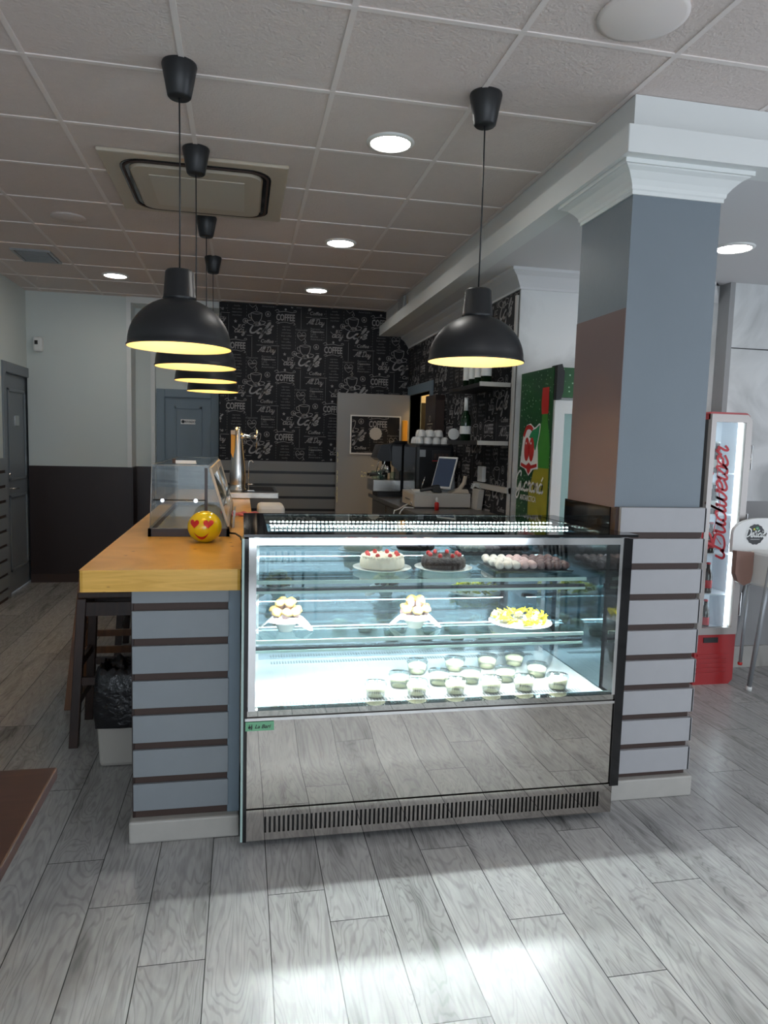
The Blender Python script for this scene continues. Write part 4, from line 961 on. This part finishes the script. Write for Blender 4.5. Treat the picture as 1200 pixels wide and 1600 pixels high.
G().tube([(1.37, 5.40, CT+.135), (1.44, 5.40, CT+.150), (1.50, 5.39, CT+.158)], [.012, .016, .022], 10).hexa([(1.47,5.37,CT+.122),(1.545,5.37,CT+.122),(1.545,5.43,CT+.122),(1.47,5.43,CT+.122),(1.46,5.375,CT+.175),(1.52,5.375,CT+.185),(1.52,5.425,CT+.185),(1.46,5.425,CT+.175)]).obj('scanner_body', 'black', t, bevel=.006)
t = T('sanitiser_bottle', 'tiny dropper bottle with red label in front of the cash drawer', 'bottle', (1.46, 5.22, CT))
G().lathe([(.0,0),(.017,0),(.018,.05),(.010,.062)], (1.46, 5.22, CT), 16).obj('bottle_body', 'red', t); G().lathe([(.010,.06),(.011,.085),(.004,.10),(0,.10)], (1.46, 5.22, CT), 12).obj('cap', 'whiteplastic', t)
t = T('router_box', 'beige upright box leaning beside the cash drawer', 'box', (1.80, 5.30, CT))
G().hexa([(1.785,5.24,CT),(1.83,5.24,CT),(1.83,5.40,CT),(1.785,5.40,CT),(1.80,5.24,CT+.16),(1.845,5.24,CT+.16),(1.845,5.40,CT+.16),(1.80,5.40,CT+.16)]).obj('box', 'beige', t, bevel=.004)
t = T('wire_coil', 'tangle of white wires on top of the beige box', 'wires', (1.78, 5.30, CT+.16))
g = G()
for k in range(4): g.tube([(1.80+.045*math.cos(a*.7+k), 5.30+.03*math.sin(a*.7+k*2), CT+.185+.02*math.sin(a*1.3+k)) for a in range(10)], .0035, 6)
g.obj('wires', 'whiteplastic', t)
t = T('white_cable', 'white cable looping over the near end of the back counter', 'cable', (1.25, 5.5, CT))
G().tube([(1.30, 5.5, CT+.02), (1.26, 5.45, CT+.012), (1.20, 5.38, CT-.01), (1.16, 5.36, CT-.02), (1.15, 5.34, CT-.05), (1.185, 5.32, CT-.06), (1.20, 5.31, CT-.02), (1.225, 5.30, CT+.012), (1.30, 5.30, CT+.008)], .005, 8).obj('cable', 'whiteplastic', t)
# bean-to-cup machine (big black)
t = T('coffee_machine', 'tall black coffee machine with red-lit panel carrying white cups', 'coffee machine', (1.60, 6.1, CT))
G().box(1.46, 1.80, 5.92, 6.42, CT, CT+.50).obj('body', 'machineblack', t, bevel=.03)
g = G().mi(0).box(1.60, 1.76, 5.912, 5.92, CT+.36, CT+.45)
for i in range(4): g.mi(1).box(1.615+i*.034, 1.637+i*.034, 5.909, 5.912, CT+.375, CT+.42)
g.mi(2).box(1.60, 1.76, 5.909, 5.912, CT+.355, CT+.360); g.obj('button_panel', ['black', 'groove', 'labelred'], t)
G().box(1.49, 1.54, 5.912, 5.92, CT+.39, CT+.45).obj('badge', 'tube', t)
G().tube([(1.50, 5.90, CT+.10), (1.54, 5.90, CT+.22)], .006).obj('lever', 'steel', t)
# cups on machine
cup = None
for i, (x, y, z) in enumerate([(1.50+.076*a, 5.99, 0) for a in range(4)]+[(1.50+.076*a, 6.07, 0) for a in range(4)]+[(1.50+.076*a, 6.15, 0) for a in range(4)]+[(1.53+.078*a, 6.03, .062) for a in range(3)]+[(1.53+.078*a, 6.11, .062) for a in range(3)]):
    if cup is None:
        cup = T('coffee_cup', 'upturned white coffee cup in the pile on the coffee machine', 'cup', (0,0,0), 'upturned cups on the coffee machine')
        G().lathe([(.036,0),(.037,.004),(.033,.035),(.024,.056),(.0,.058)], (0,0,0), 20).obj('cup_body', 'plate', cup)
        G().lathe([(.017,.058),(.016,.0605),(.0,.0605)], (0,0,0), 16).obj('foot_ring', 'plate', cup); o = cup
    else: o = dup(cup, (0,0,0))
    o.location = (max(x, 1.50), y, CT+.501+z)
# espresso machine facing left
t = T('espresso_machine', 'black and steel two-group espresso machine on the back counter', 'espresso machine', (1.5, 6.5, CT))
EY0, EY1 = 6.05, 6.78
G().box(1.24, 1.75, EY0+.42, EY1-.03, CT+.0, CT+.05).obj('feet', 'black', t)
g = G().box(1.19, 1.45, EY0+.40, EY1, CT+.05, CT+.155); g.obj('drip_tray', 'steel', t, bevel=.004)
G().box(1.44, 1.75, EY0+.42, EY1-.03, CT+.05, CT+.50).obj('boiler_housing', 'machineblack', t, bevel=.015)
G().prism([(1.22, CT+.36), (1.26, CT+.33), (1.46, CT+.33), (1.46, CT+.50), (1.26, CT+.48)], EY0+.42, EY1, 'y').obj('top_hood', 'machineblack', t)
G().prism([(1.36, CT+.30), (1.42, CT+.24), (1.50, CT+.24), (1.50, CT+.52), (1.38, CT+.52), (1.34, CT+.46)], EY0+.39, EY0+.42, 'y').obj('side_panel', 'blackgloss', t)
for y in (EY0+.50, EY0+.64):
    gh = G().lathe([(.034, 0), (.036, .05), (.028, .06), (.028, .12), (0, .12)], (1.34, y, CT+.22), 20).obj('group_head', 'chrome', t)
    G().tube([(1.34, y, CT+.215), (1.27, y, CT+.205), (1.17, y, CT+.195)], [.016, .013, .015]).obj('portafilter', 'black', gh)
for y in (EY0+.43, EY1-.02): G().tube([(1.40, y, CT+.36), (1.30, y, CT+.33), (1.27, y, CT+.20)], .006).obj('steam_wand', 'chrome', t)
g_ = None
for i, (x, y) in enumerate(((1.25, EY0+.44), (1.29, EY0+.55), (1.24, EY0+.64), (1.38, EY0+.45))):
    if g_ is None:
        g_ = T('shot_glass', 'small glass standing on the espresso machine drip tray', 'glass', (0,0,0), 'small glasses on the espresso machine')
        G().lathe([(.022,.0),(.024,.003),(.028,.075),(.0265,.075),(.021,.006),(0,.006)], (0,0,0), 18).obj('glass_body', 'glassgreen', g_); o = g_
    else: o = dup(g_, (0,0,0))
    o.location = (x, y, CT+.156)
t = T('coffee_jug', 'steel milk jug on the espresso machine tray', 'jug', (1.33, 6.68, CT+.156))
G().lathe([(0,0),(.04,0),(.042,.04),(.032,.09),(.036,.10)], (1.33, 6.68, CT+.156), 20).obj('jug_body', 'steel', t); G().tube([(1.30, 6.68, CT+.24), (1.275, 6.68, CT+.22), (1.29, 6.68, CT+.18)], .005).obj('handle', 'steel', t)
t = T('till_papers', 'flat pale papers and cards lying on the cash drawer left end', 'papers', (1.38, 5.5, CT+.12))
G().hexa([(1.33,5.42,CT+.119),(1.42,5.42,CT+.119),(1.47,5.70,CT+.119),(1.38,5.72,CT+.119),(1.33,5.42,CT+.126),(1.42,5.42,CT+.126),(1.47,5.70,CT+.126),(1.38,5.72,CT+.126)]).obj('papers', 'whiteplastic', t)
# wall things on the coffee wall
for z, l in ((2.035, 'upper'), (1.625, 'lower')):
    t = T('wall_shelf', l+' dark wall shelf with a pale front edge on the wallpapered right wall', 'shelf', (1.75, 5.0, z))
    G().box(1.64, RX-.003, 4.80, 5.62, z-.03, z).obj('board', 'black', t)
    G().box(1.62, RX-.003, 4.785, 4.80, z-.03, z).obj('end_strip', 'beige', t)
bt_ = None
for i in range(4):
    y = 4.92+i*.14
    if bt_ is None:
        bt_ = T('wine_bottle', 'dark wine bottle with white label on the upper wall shelf', 'bottle', (0,0,0), 'wine bottles on the upper wall shelf')
        G().lathe([(0,0),(.038,0),(.038,.19),(.030,.215),(.014,.24),(.013,.30),(0,.30)], (0,0,0), 20).obj('bottle_glass', 'winegreen', bt_)
        G().lathe([(.0385,.05),(.0385,.16)], (0,0,0), 20, cap=False).obj('label', 'whiteink', bt_); o = bt_
    else: o = dup(bt_, (0,0,0))
    o.location = (1.71, y, 2.036)
t = T('sparkling_bottle', 'green bottle with a white neck on the lower wall shelf', 'bottle', (1.70, 5.33, 1.626))
G().lathe([(0,0),(.042,0),(.042,.15),(.034,.19),(.016,.23),(.014,.25)], (1.70, 5.33, 1.626), 20).obj('bottle_glass', 'winegreen', t); G().lathe([(.0165,.23),(.015,.33),(0,.33)], (1.70, 5.33, 1.626), 16).obj('foil_neck', 'whiteink', t)
G().lathe([(.043,.05),(.043,.11)], (1.70, 5.33, 1.626), 20, cap=False).obj('label', 'whiteink', t)
t = T('round_dial', 'small round white dial leaning on the lower shelf beside the green bottle', 'clock', (1.66, 5.50, 1.67))
G().tube([(1.66, 5.50, 1.675), (1.66, 5.515, 1.675)], .045, 28).obj('dial', 'whiteplastic', t)
t = T('capsule_dispenser', 'tall dark brown panel with a pale emblem beside the doorway', 'dispenser', (1.80, 6.65, 1.7))
G().box(1.76, RX-.003, 6.45, 6.82, 1.55, 2.05).obj('panel', 'dado', t)
g = G(); PL = lambda p: g.place(p, (0, 6.448, 0), (1, 0, 0), (0, 0, 1))
g.place(join(ribbon([(-.10,0),(.10,0),(.10,.06),(-.10,.06),(-.10,0)], .008, False), text('CAFE', .05, bold=.01), disc(0, .11, .03, 16, .022)), (1.757, 6.63, 1.72), (0, -1, 0), (0, 0, 1)).obj('emblem', 'cream', t)
G().box(1.765, RX-.004, 6.447, 6.449, 1.6, 2.0).obj('side_plate', 'groove', t)
t = T('orange_pack', 'narrow orange and yellow packet hanging by the open door', 'packet', (1.79, 7.7, 1.72))
G().box(1.74, 1.80, 7.74, 7.78, 1.60, 1.84).obj('pack', 'orange', t, bevel=.01)
t = T('cable_trunking', 'pale plastic cable trunking running along the wallpapered wall', 'trunking', (RX, 5.0, 1.25))
G().box(RX-.03, RX-.004, 4.70, 5.45, 1.26, 1.30).box(RX-.02, RX-.004, 4.70, 4.73, .6, 2.62).obj('trunking', 'beige', t)
t = T('wall_socket', 'white socket box with plugs on the wallpapered wall above the trunking', 'socket', (RX, 5.3, 1.36))
G().box(RX-.035, RX-.004, 5.22, 5.34, 1.31, 1.43).obj('socket_box', 'whiteplastic', t, bevel=.006)

# ------------------------------------------------------------------ green drinks fridge behind the pillar
FX, FY0, FY1, FZ = 1.865, 4.08, 4.64, 2.085
t = T('green_drinks_fridge', 'tall drinks fridge with green dewy side print and a red fruit emblem', 'fridge', (2.15, 4.36, 0))
G().box(FX, 2.46, FY0+.07, FY1, .06, FZ).obj('cabinet', 'whiteplastic', t)
G().box(FX+.03, 2.43, FY0+.1, FY1-.03, 0, .06).obj('plinth', 'black', t)
def sideP(p, d=0): # polygons in (u to viewer's right = -y, v = z)
    return p
L0 = FX-.003
g = G().mi(0).box(L0, FX, FY0+.03, FY1-.012, .08, FZ-.004)
g.obj('side_print', 'green', t)
U = lambda polys, lift, gg: gg.place(polys, (L0-lift, FY1, 0), (0, -1, 0), (0, 0, 1))
# u from 0 (far) to .54 (near)
g = G()
U(poly([(.335,1.60),(.355,1.68),(.385,1.76),(.39,1.85),(.465,1.85),(.47,1.76),(.50,1.68),(.52,1.60),(.52,1.46),(.34,1.46)]), .001, g.mi(0))
U(poly([(.30,1.46),(.52,1.46),(.52,1.02),(.30,1.12),(.22,1.14),(.22,1.3)]), .001, g.mi(1))
U(poly([(.38,1.80),(.37,1.86),(.375,1.965),(.475,1.965),(.48,1.86),(.475,1.80)]), .002, g.mi(2))
for k in range(9): U(poly([(.16+k*.04,1.02),(.175+k*.04,1.08+.02*(k%3)),(.19+k*.04,1.02)]), .0012, g.mi(1))
g.obj('bottle_artwork', ['bottlegreen', 'bottleyellow', 'red'], t)
g = G()
bell = [(.055,1.46),(.075,1.56),(.10,1.68),(.15,1.735),(.21,1.745),(.27,1.72),(.31,1.68),(.335,1.62),(.35,1.55),(.36,1.45),(.28,1.445),(.24,1.42),(.21,1.40),(.18,1.42),(.14,1.445)]
U((([(.21, 1.56)]+bell), [(0, i+1, (i+1) % len(bell)+1) for i in range(len(bell))]), .0025, g.mi(0))
U(ribbon([(.075,1.475),(.14,1.462),(.20,1.455),(.28,1.465),(.34,1.475)], .022, True, 4), .003, g.mi(1))
U(ribbon([(.105,1.66),(.15,1.715),(.21,1.72),(.25,1.70)], .03, True, 4), .003, g.mi(1))
U(ribbon([(.19,1.65),(.24,1.70),(.30,1.715),(.365,1.735),(.345,1.64),(.305,1.555),(.27,1.60),(.19,1.65)], .012, True, 4), .0029, g.mi(0))
LF = catmull([(.195,1.655),(.24,1.695),(.30,1.71),(.358,1.725),(.34,1.64),(.305,1.57),(.27,1.61),(.23,1.645)], 4); cxl, czl = .285, 1.665
U((([(cxl, czl)]+LF), [(0, i+1, (i+1) % len(LF)+1) for i in range(len(LF))]), .0033, g.mi(2))
for cu, cv in ((.165,1.575),(.245,1.575)):
    U((lambda d: ([(cu+(x-cu)*.95, cv+(y-cv)*1.75) for x, y in d[0]], d[1]))(disc(cu, cv, .052, 24)), .0032, g.mi(0))
    U((lambda d: ([(cu+(x-cu)*.95, cv+(y-cv)*1.8) for x, y in d[0]], d[1]))(disc(cu, cv, .044, 24)), .0036, g.mi(1))
    U(disc(cu-.012, cv+.04, .008, 12), .004, g.mi(0))
U(poly([(.17,1.47),(.21,1.49),(.25,1.47),(.235,1.43),(.21,1.41),(.185,1.43)]), .0036, g.mi(1))
U(tr(script('Guaraná', .058, .26, .12), .215, 1.30), .003, g.mi(0)); U(tr(text('ANTARCTICA', .052, .12, .012, sx=.82), .215, 1.235), .003, g.mi(0))
g.obj('emblem', ['whiteink', 'red', 'leafgreen'], t)
G().box(FX+.02, 2.46, FY0+.02, FY0+.07, 1.90, FZ-.005).obj('header_panel', 'green', t)
G().prism([(FX, 1.885), (FX+.032, 1.885), (FX+.045, 1.93), (FX+.048, 2.05), (FX+.03, FZ+.012), (FX, FZ+.005)], FY0-.01, FY0+.07, 'y').obj('header_end_cap', 'black', t)
d = G().box(FX+.005, FX+.07, FY0+.01, FY0+.07, .12, 1.88).box(2.39, 2.46, FY0+.01, FY0+.07, .12, 1.88).box(FX+.07, 2.39, FY0+.01, FY0+.07, 1.80, 1.88).box(FX+.07, 2.39, FY0+.01, FY0+.07, .12, .2).obj('glass_door', 'whiteplastic', t)
G().box(FX+.07, 2.39, FY0+.03, FY0+.04, .2, 1.80).obj('door_pane', 'glassgreen', d)
G().box(FX+.012, FX+.03, FY0-.005, FY0+.01, 1.15, 1.17).obj('door_catch', 'black', d)

# ------------------------------------------------------------------ slim red beer cooler
BX0, BX1, BY0, BY1, BZ = 3.03, 3.335, 4.20, 4.50, 1.855
t = T('red_beer_cooler', 'slim red upright beer cooler with steel door frame and bright white inside', 'cooler', (3.18, 4.35, 0))
def rr2(x0, x1, z0, z1, r, n=5):
    return [(x0, z0), (x1, z0)]+[(x1-r+r*math.cos(a), z1-r+r*math.sin(a)) for a in [PI/2*k/n for k in range(n+1)]]+[(x0+.01, z1), (x0, z1-.01)]
# carcass: shell with hollow middle
g = G().prism(rr2(BX0, BX1, BZ-.05, BZ, .045), BY0+.02, BY1, 'y').box(BX1-.02, BX1, BY0+.04, BY1, .36, BZ-.05).box(BX0+.02, BX1-.02, BY1-.02, BY1, .36, BZ-.05)
g.obj('red_carcass', 'redpaint', t)
G().box(BX0, BX0+.02, BY0+.036, BY1, .351, BZ-.05).obj('side_panel', 'black', t)
g = G().mi(0).box(BX0+.02, BX0+.024, BY0+.04, BY1-.02, .36, BZ-.05).box(BX1-.024, BX1-.02, BY0+.04, BY1-.02, .36, BZ-.05).box(BX0+.024, BX1-.024, BY1-.024, BY1-.02, .36, BZ-.05).box(BX0+.02, BX1-.02, BY0+.04, BY1-.02, .35, .36).box(BX0+.02, BX1-.02, BY0+.04, BY1-.02, BZ-.054, BZ-.05)
g.obj('white_lining', 'coolwhite', t)
G().prism([(BX0, .0), (BX1-.03, .0), (BX1, .03), (BX1, .35), (BX0, .35)], BY0+.01, BY1, 'y').obj('red_base', 'redpaint', t)
g = G()
for i in range(5): g.box(BX0+.02, BX1-.06, BY0+.004, BY0+.012, .07+i*.032, .086+i*.032)
g.obj('base_louvres', 'redpaint', t)
G().box(BX0+.06, BX0+.17, BY0+.004, BY0+.012, .295, .33).obj('control_display', 'black', t)
# door frame ring
fo = rr2(BX0, BX1, .352, BZ-.012, .04); 
gx0, gx1, gz0, gz1 = BX0+.035, BX1-.045, .40, BZ-.065
dr = G().box(BX0, gx0, BY0, BY0+.035, .352, gz1).box(gx1, BX1, BY0, BY0+.035, .352, gz1).box(gx0, gx1, BY0, BY0+.035, .352, gz0).prism([(gx0, gz1), (BX1, gz1), (BX1, BZ-.05), (BX1-.035, BZ-.014), (BX0, BZ-.014), (BX0, gz1)], BY0, BY0+.035, 'y').obj('door_frame', 'framesteel', t)
G().box(gx0, gx1, BY0+.012, BY0+.016, gz0, gz1).obj('door_pane', 'glass', dr)
for z in (1.56, .56, 1.10): G().tube([(BX1+.004, BY0+.01, z-.08), (BX1+.02, BY0+.01, z-.08), (BX1+.02, BY0+.01, z+.08), (BX1+.004, BY0+.01, z+.08)], .006).obj('door_hinge', 'steel', dr)
g = G()
sx0 = 3.165
wb = script('Budweiser', .076, .22, .3)
g.place(wb, (3.185, BY0+.008, 1.27), (-.04, 0, 1), (-1, 0, -.04))
g.place(ribbon([(-.30,.02),(-.22,.085),(-.02,.045),(.16,.075),(.30,.085),(.22,.02)], .006, False), (3.185, BY0+.0082, 1.27), (-.02, 0, 1), (-1, 0, 0))
g.mi(1).place(ribbon([(-.30,-.03),(-.33,-.055),(-.15,-.035)], .0035, False), (3.185, BY0+.0082, 1.27), (0, 0, 1), (-1, 0, 0)); g.mi(1).place(ribbon([(.10,-.05),(.20,-.07),(.205,-.055)], .0035, False), (3.185, BY0+.0082, 1.27), (0, 0, 1), (-1, 0, 0))
g.obj('door_lettering', ['labelred', 'tube'], dr)
G().box(BX1-.062, BX1-.046, BY0+.045, BY0+.06, gz0, gz1).obj('light_strip', 'coolled', t)
shz = [.62, .90, 1.17, 1.45]
for z in shz: G().box(BX0+.024, BX1-.024, BY0+.06, BY1-.03, z-.008, z).obj('shelf', 'coolwhite', t)
bp_ = {}
def bottle(x, y, z, kind, lab, grp):
    if kind not in bp_:
        o = T('beer_bottle', lab, 'bottle', (0,0,0), grp)
        G().lathe([(0,0),(.028,0),(.029,.01),(.029,.115),(.024,.14),(.012,.17),(.0115,.205),(0,.205)], (0,0,0), 16).obj('bottle_glass', 'beer' if kind == 'brown' else 'beerclear', o)
        G().lathe([(.0295,.035),(.0295,.09)], (0,0,0), 16, cap=False).obj('label', 'labelred' if kind == 'brown' else 'whiteink', o)
        G().lathe([(.0135,.198),(.0135,.21),(0,.211)], (0,0,0), 12).obj('cap', 'labelred' if kind == 'brown' else 'whiteink', o); bp_[kind] = o
    else: o = dup(bp_[kind], (0,0,0), lab, grp)
    o.location = (x, y, z)
for z, kind, nm in ((1.45, 'clear', 'top'), (1.17, 'clear', 'second'), (.90, 'brown', 'third'), (.62, 'brown', 'fourth'), (.36, 'brown', 'bottom')):
    for i, (x, y) in enumerate(((BX0+.07, 4.31), (BX0+.132, 4.31), (BX0+.07, 4.385), (BX0+.132, 4.385))+(((BX0+.194, 4.385),) if nm == 'top' else ())):
        bottle(x, y, z+.001, kind, '%s beer bottle on the %s level inside the red cooler' % ('brown red-labelled' if kind == 'brown' else 'white-labelled dark', nm), 'beer bottles on the %s level of the cooler' % nm)

# ------------------------------------------------------------------ high chair at the right edge
t = T('high_chair', 'white plastic high chair on grey tube legs cut by the right picture edge', 'high chair', (3.55, 4.1, 0))
arch = [(3.24, .93), (3.24, 1.06)]+[(3.24+.2*(1-math.cos(a)), 1.06+.10*math.sin(a)) for a in [PI/2*k/8 for k in range(1, 9)]]+[(3.62, 1.16)]+[(3.62+.2*math.sin(a), 1.06+.10*math.cos(a)) for a in [PI/2*k/8 for k in range(1, 9)]]+[(3.82, .93)]
G().prism(arch, 4.12, 4.15, 'y').obj('backrest', 'whiteplastic', t, bevel=.006)
G().hexa([(3.37,3.85,.72),(3.80,3.85,.72),(3.80,4.12,.72),(3.37,4.12,.72),(3.36,3.83,.95),(3.82,3.83,.95),(3.82,4.12,.95),(3.36,4.12,.95)]).obj('seat_tub', 'whiteplastic', t, bevel=.02)
G().place(disc(3.52, .80, .095, 24), (0, 3.836, 0), (1,0,0), (0,0,1)).obj('seat_cushion', 'cream', t)
G().prism([(3.23, .95), (3.36, .94), (3.36, .80), (3.35, .74), (3.30, .72), (3.255, .745), (3.23, .80)], 4.06, 4.10, 'y').obj('brown_side_piece', 'brownpanel', t)  # flat mauve-brown piece left of the seat tub
st_ = G().mi(0).place(disc(3.405, 1.052, .068, 56, wob=.03, wn=14), (0, 4.108, 0), (1,0,0), (0,0,1))
G().place(disc(3.405, 1.052, .068, 56, wob=.03, wn=14), (0, 4.1185, 0), (1,0,0), (0,0,1)).obj('round_sticker', 'black', t)
g = G().mi(0).place(tr(script('Delícia', .026, .3, .2), 3.407, 1.036), (0, 4.117, 0), (1,0,0), (0,0,1)).mi(1).place(disc(3.415, 1.09, .014, 20, .006), (0, 4.117, 0), (1,0,0), (0,0,1)).mi(2).place(disc(3.393, 1.087, .007, 14), (0, 4.1168, 0), (1,0,0), (0,0,1))
g.mi(0).place(rect(3.37, 1.018, 3.44, 1.020), (0, 4.117, 0), (1,0,0), (0,0,1))
g.obj('sticker_lettering', ['whiteink', 'leafgreen', 'candy'], t)
for (a, b) in (((3.375, 3.92), (3.40, 4.06)), ((3.80, 3.92), (3.90, 3.85)), ((3.40, 4.12), (3.52, 4.45)), ((3.80, 4.12), (3.92, 4.45))):
    lg = G().tube([(a[0], a[1], .90), (b[0], b[1], .02)], .0155, 12).obj('leg', 'tube', t)
    G().lathe([(0,0),(.018,0),(.02,.02),(.016,.035),(0,.035)], (b[0], b[1], 0.001), 14).obj('foot_cap', 'whiteplastic', lg)
G().tube([(3.345, 4.07, .72), (3.35, 4.10, .18)], .011, 10).obj('side_brace', 'tube', t)
G().lathe([(0,0),(.014,.004),(.016,.02),(0,.03)], (3.35, 4.10, .165), 12).obj('red_stopper', 'red', t)

t.location.x -= .05
# ------------------------------------------------------------------ stools, bin, table
def stool(x, y, h, m, lab, w=.30, spl=.07):
    t = T('bar_stool', lab, 'stool', (x, y, 0))
    G().box(x-w/2-.004, x+w/2+.004, y-w/2-.004, y+w/2+.004, h-.035, h).obj('seat', m, t, bevel=.008)
    def leg_at(sx_, sy__, z): f = (h-z)/h; return (x+sx_*(w/2-.02+spl*f), y+sy__*(w/2-.02+spl*f))
    for sx_ in (-1, 1):
        for sy__ in (-1, 1):
            a = leg_at(sx_, sy__, h-.035); b = leg_at(sx_, sy__, 0); q = .022
            G().hexa([(b[0]-q,b[1]-q,0),(b[0]+q,b[1]-q,0),(b[0]+q,b[1]+q,0),(b[0]-q,b[1]+q,0),(a[0]-q,a[1]-q,h-.035),(a[0]+q,a[1]-q,h-.035),(a[0]+q,a[1]+q,h-.035),(a[0]-q,a[1]+q,h-.035)]).obj('leg', m, t, bevel=.003)
    for (z, dirs) in ((h-.09, 'xy'), (.42, 'y'), (.34, 'x'), (.22, 'y')):
        th = .035 if z > .6 else .02
        for s_ in (-1, 1):
            a = leg_at(-1, s_, z); b = leg_at(1, s_, z)
            if 'x' in dirs: G().box(a[0], b[0], a[1]-.01, a[1]+.01, z-th, z+th).obj('stretcher', m, t)
            a = leg_at(s_, -1, z); b = leg_at(s_, 1, z)
            if 'y' in dirs: G().box(a[0]-.01, a[0]+.01, a[1], b[1], z-th, z+th).obj('stretcher', m, t)
stool(-.645, 3.93, .80, 'stoolwood', 'dark brown square wooden stool nearest under the pine slab', .33, .045)
stool(-.76, 4.50, .80, 'brownwood', 'orange brown wooden stool second under the pine slab', .32, .08)
stool(-.68, 5.45, .80, 'stoolwood', 'farther dark wooden stool behind the orange brown one', .32, .05)
t = T('waste_bin', 'cream waste bin lined with a black bag beside the slatted counter', 'bin', (-.56, 3.60, 0))
BXc, BYc = -.56, 3.585
G().hexa([(BXc-.105,BYc-.105,.0),(BXc+.105,BYc-.105,.0),(BXc+.105,BYc+.105,.0),(BXc-.105,BYc+.105,.0),(BXc-.12,BYc-.12,.40),(BXc+.12,BYc-.12,.40),(BXc+.12,BYc+.12,.40),(BXc-.12,BYc+.12,.40)]).obj('bin_body', 'binwhite', t, bevel=.02)
g = G(); n = 40; vs = []; rows = [(.126,.20),(.129,.24),(.130,.30),(.129,.38),(.126,.44),(.110,.475),(.098,.485),(.085,.44),(.0,.43)]
for r_, z in rows:
    for k in range(n):
        a = 2*PI*k/n; sq = r_/max(abs(math.cos(a)), abs(math.sin(a)))**.8; j = 1+random.uniform(-.03, .05) if z > .21 else 1
        vs.append((BXc+sq*j*math.cos(a), BYc+sq*j*math.sin(a), z+random.uniform(-.010, .014)*(z > .21)))
g.add(vs, [(i*n+k, i*n+(k+1) % n, (i+1)*n+(k+1) % n, (i+1)*n+k) for i in range(len(rows)-1) for k in range(n)], True)
g.obj('bin_bag', 'binbag', t)
t = T('cafe_table', 'corner of a dark red-brown wooden table at the lower left edge', 'table', (-.95, 1.5, 0))
G().hexa([(-1.55,1.02,.715),(-.46,1.02,.715),(-.46,1.88,.715),(-1.55,1.88,.715),(-1.55,1.02,.745),(-.46,1.02,.745),(-.46,1.88,.745),(-1.55,1.88,.745)]).obj('tabletop', 'tabletop', t, bevel=.004)
G().box(-1.04, -.98, 1.30, 1.36, .02, .715).obj('pedestal', 'stoolwood', t); G().box(-1.2, -.82, 1.14, 1.52, 0, .02).obj('foot_plate', 'stoolwood', t)
# chairs and tables behind the camera, mirrored in the case glass
def chair(x, y, rz, lab):
    t = T('cafe_chair', lab, 'chair', (0,0,0)); 
    G().box(-.2, .2, -.2, .2, .43, .46).obj('seat', 'black', t, bevel=.01)
    for a in (-.17, .17):
        G().tube([(a, -.17, 0), (a, -.17, .43)], .014).obj('leg', 'black', t)
        G().tube([(a, .18, 0), (a, .19, .45), (a*.95, .25, .92)], .014).obj('leg', 'black', t)
    for k in range(4): G().tube([(-.09+.06*k, .19, .46), (-.09+.06*k, .25, .90)], .008).obj('back_slat', 'black', t)
    G().tube([(-.17, .25, .92), (0, .27, .94), (.17, .25, .92)], .018).obj('top_rail', 'black', t)
    t.location = (x, y, 0); t.rotation_euler.z = rz
chair(.45, -1.0, 2.9, 'black slat-backed chair mirrored at the left of the case glass')
chair(1.9, -1.3, 3.3, 'black slat-backed chair mirrored at the middle of the case glass')
chair(3.0, -.6, 2.6, 'black slat-backed chair mirrored at the right of the case glass')
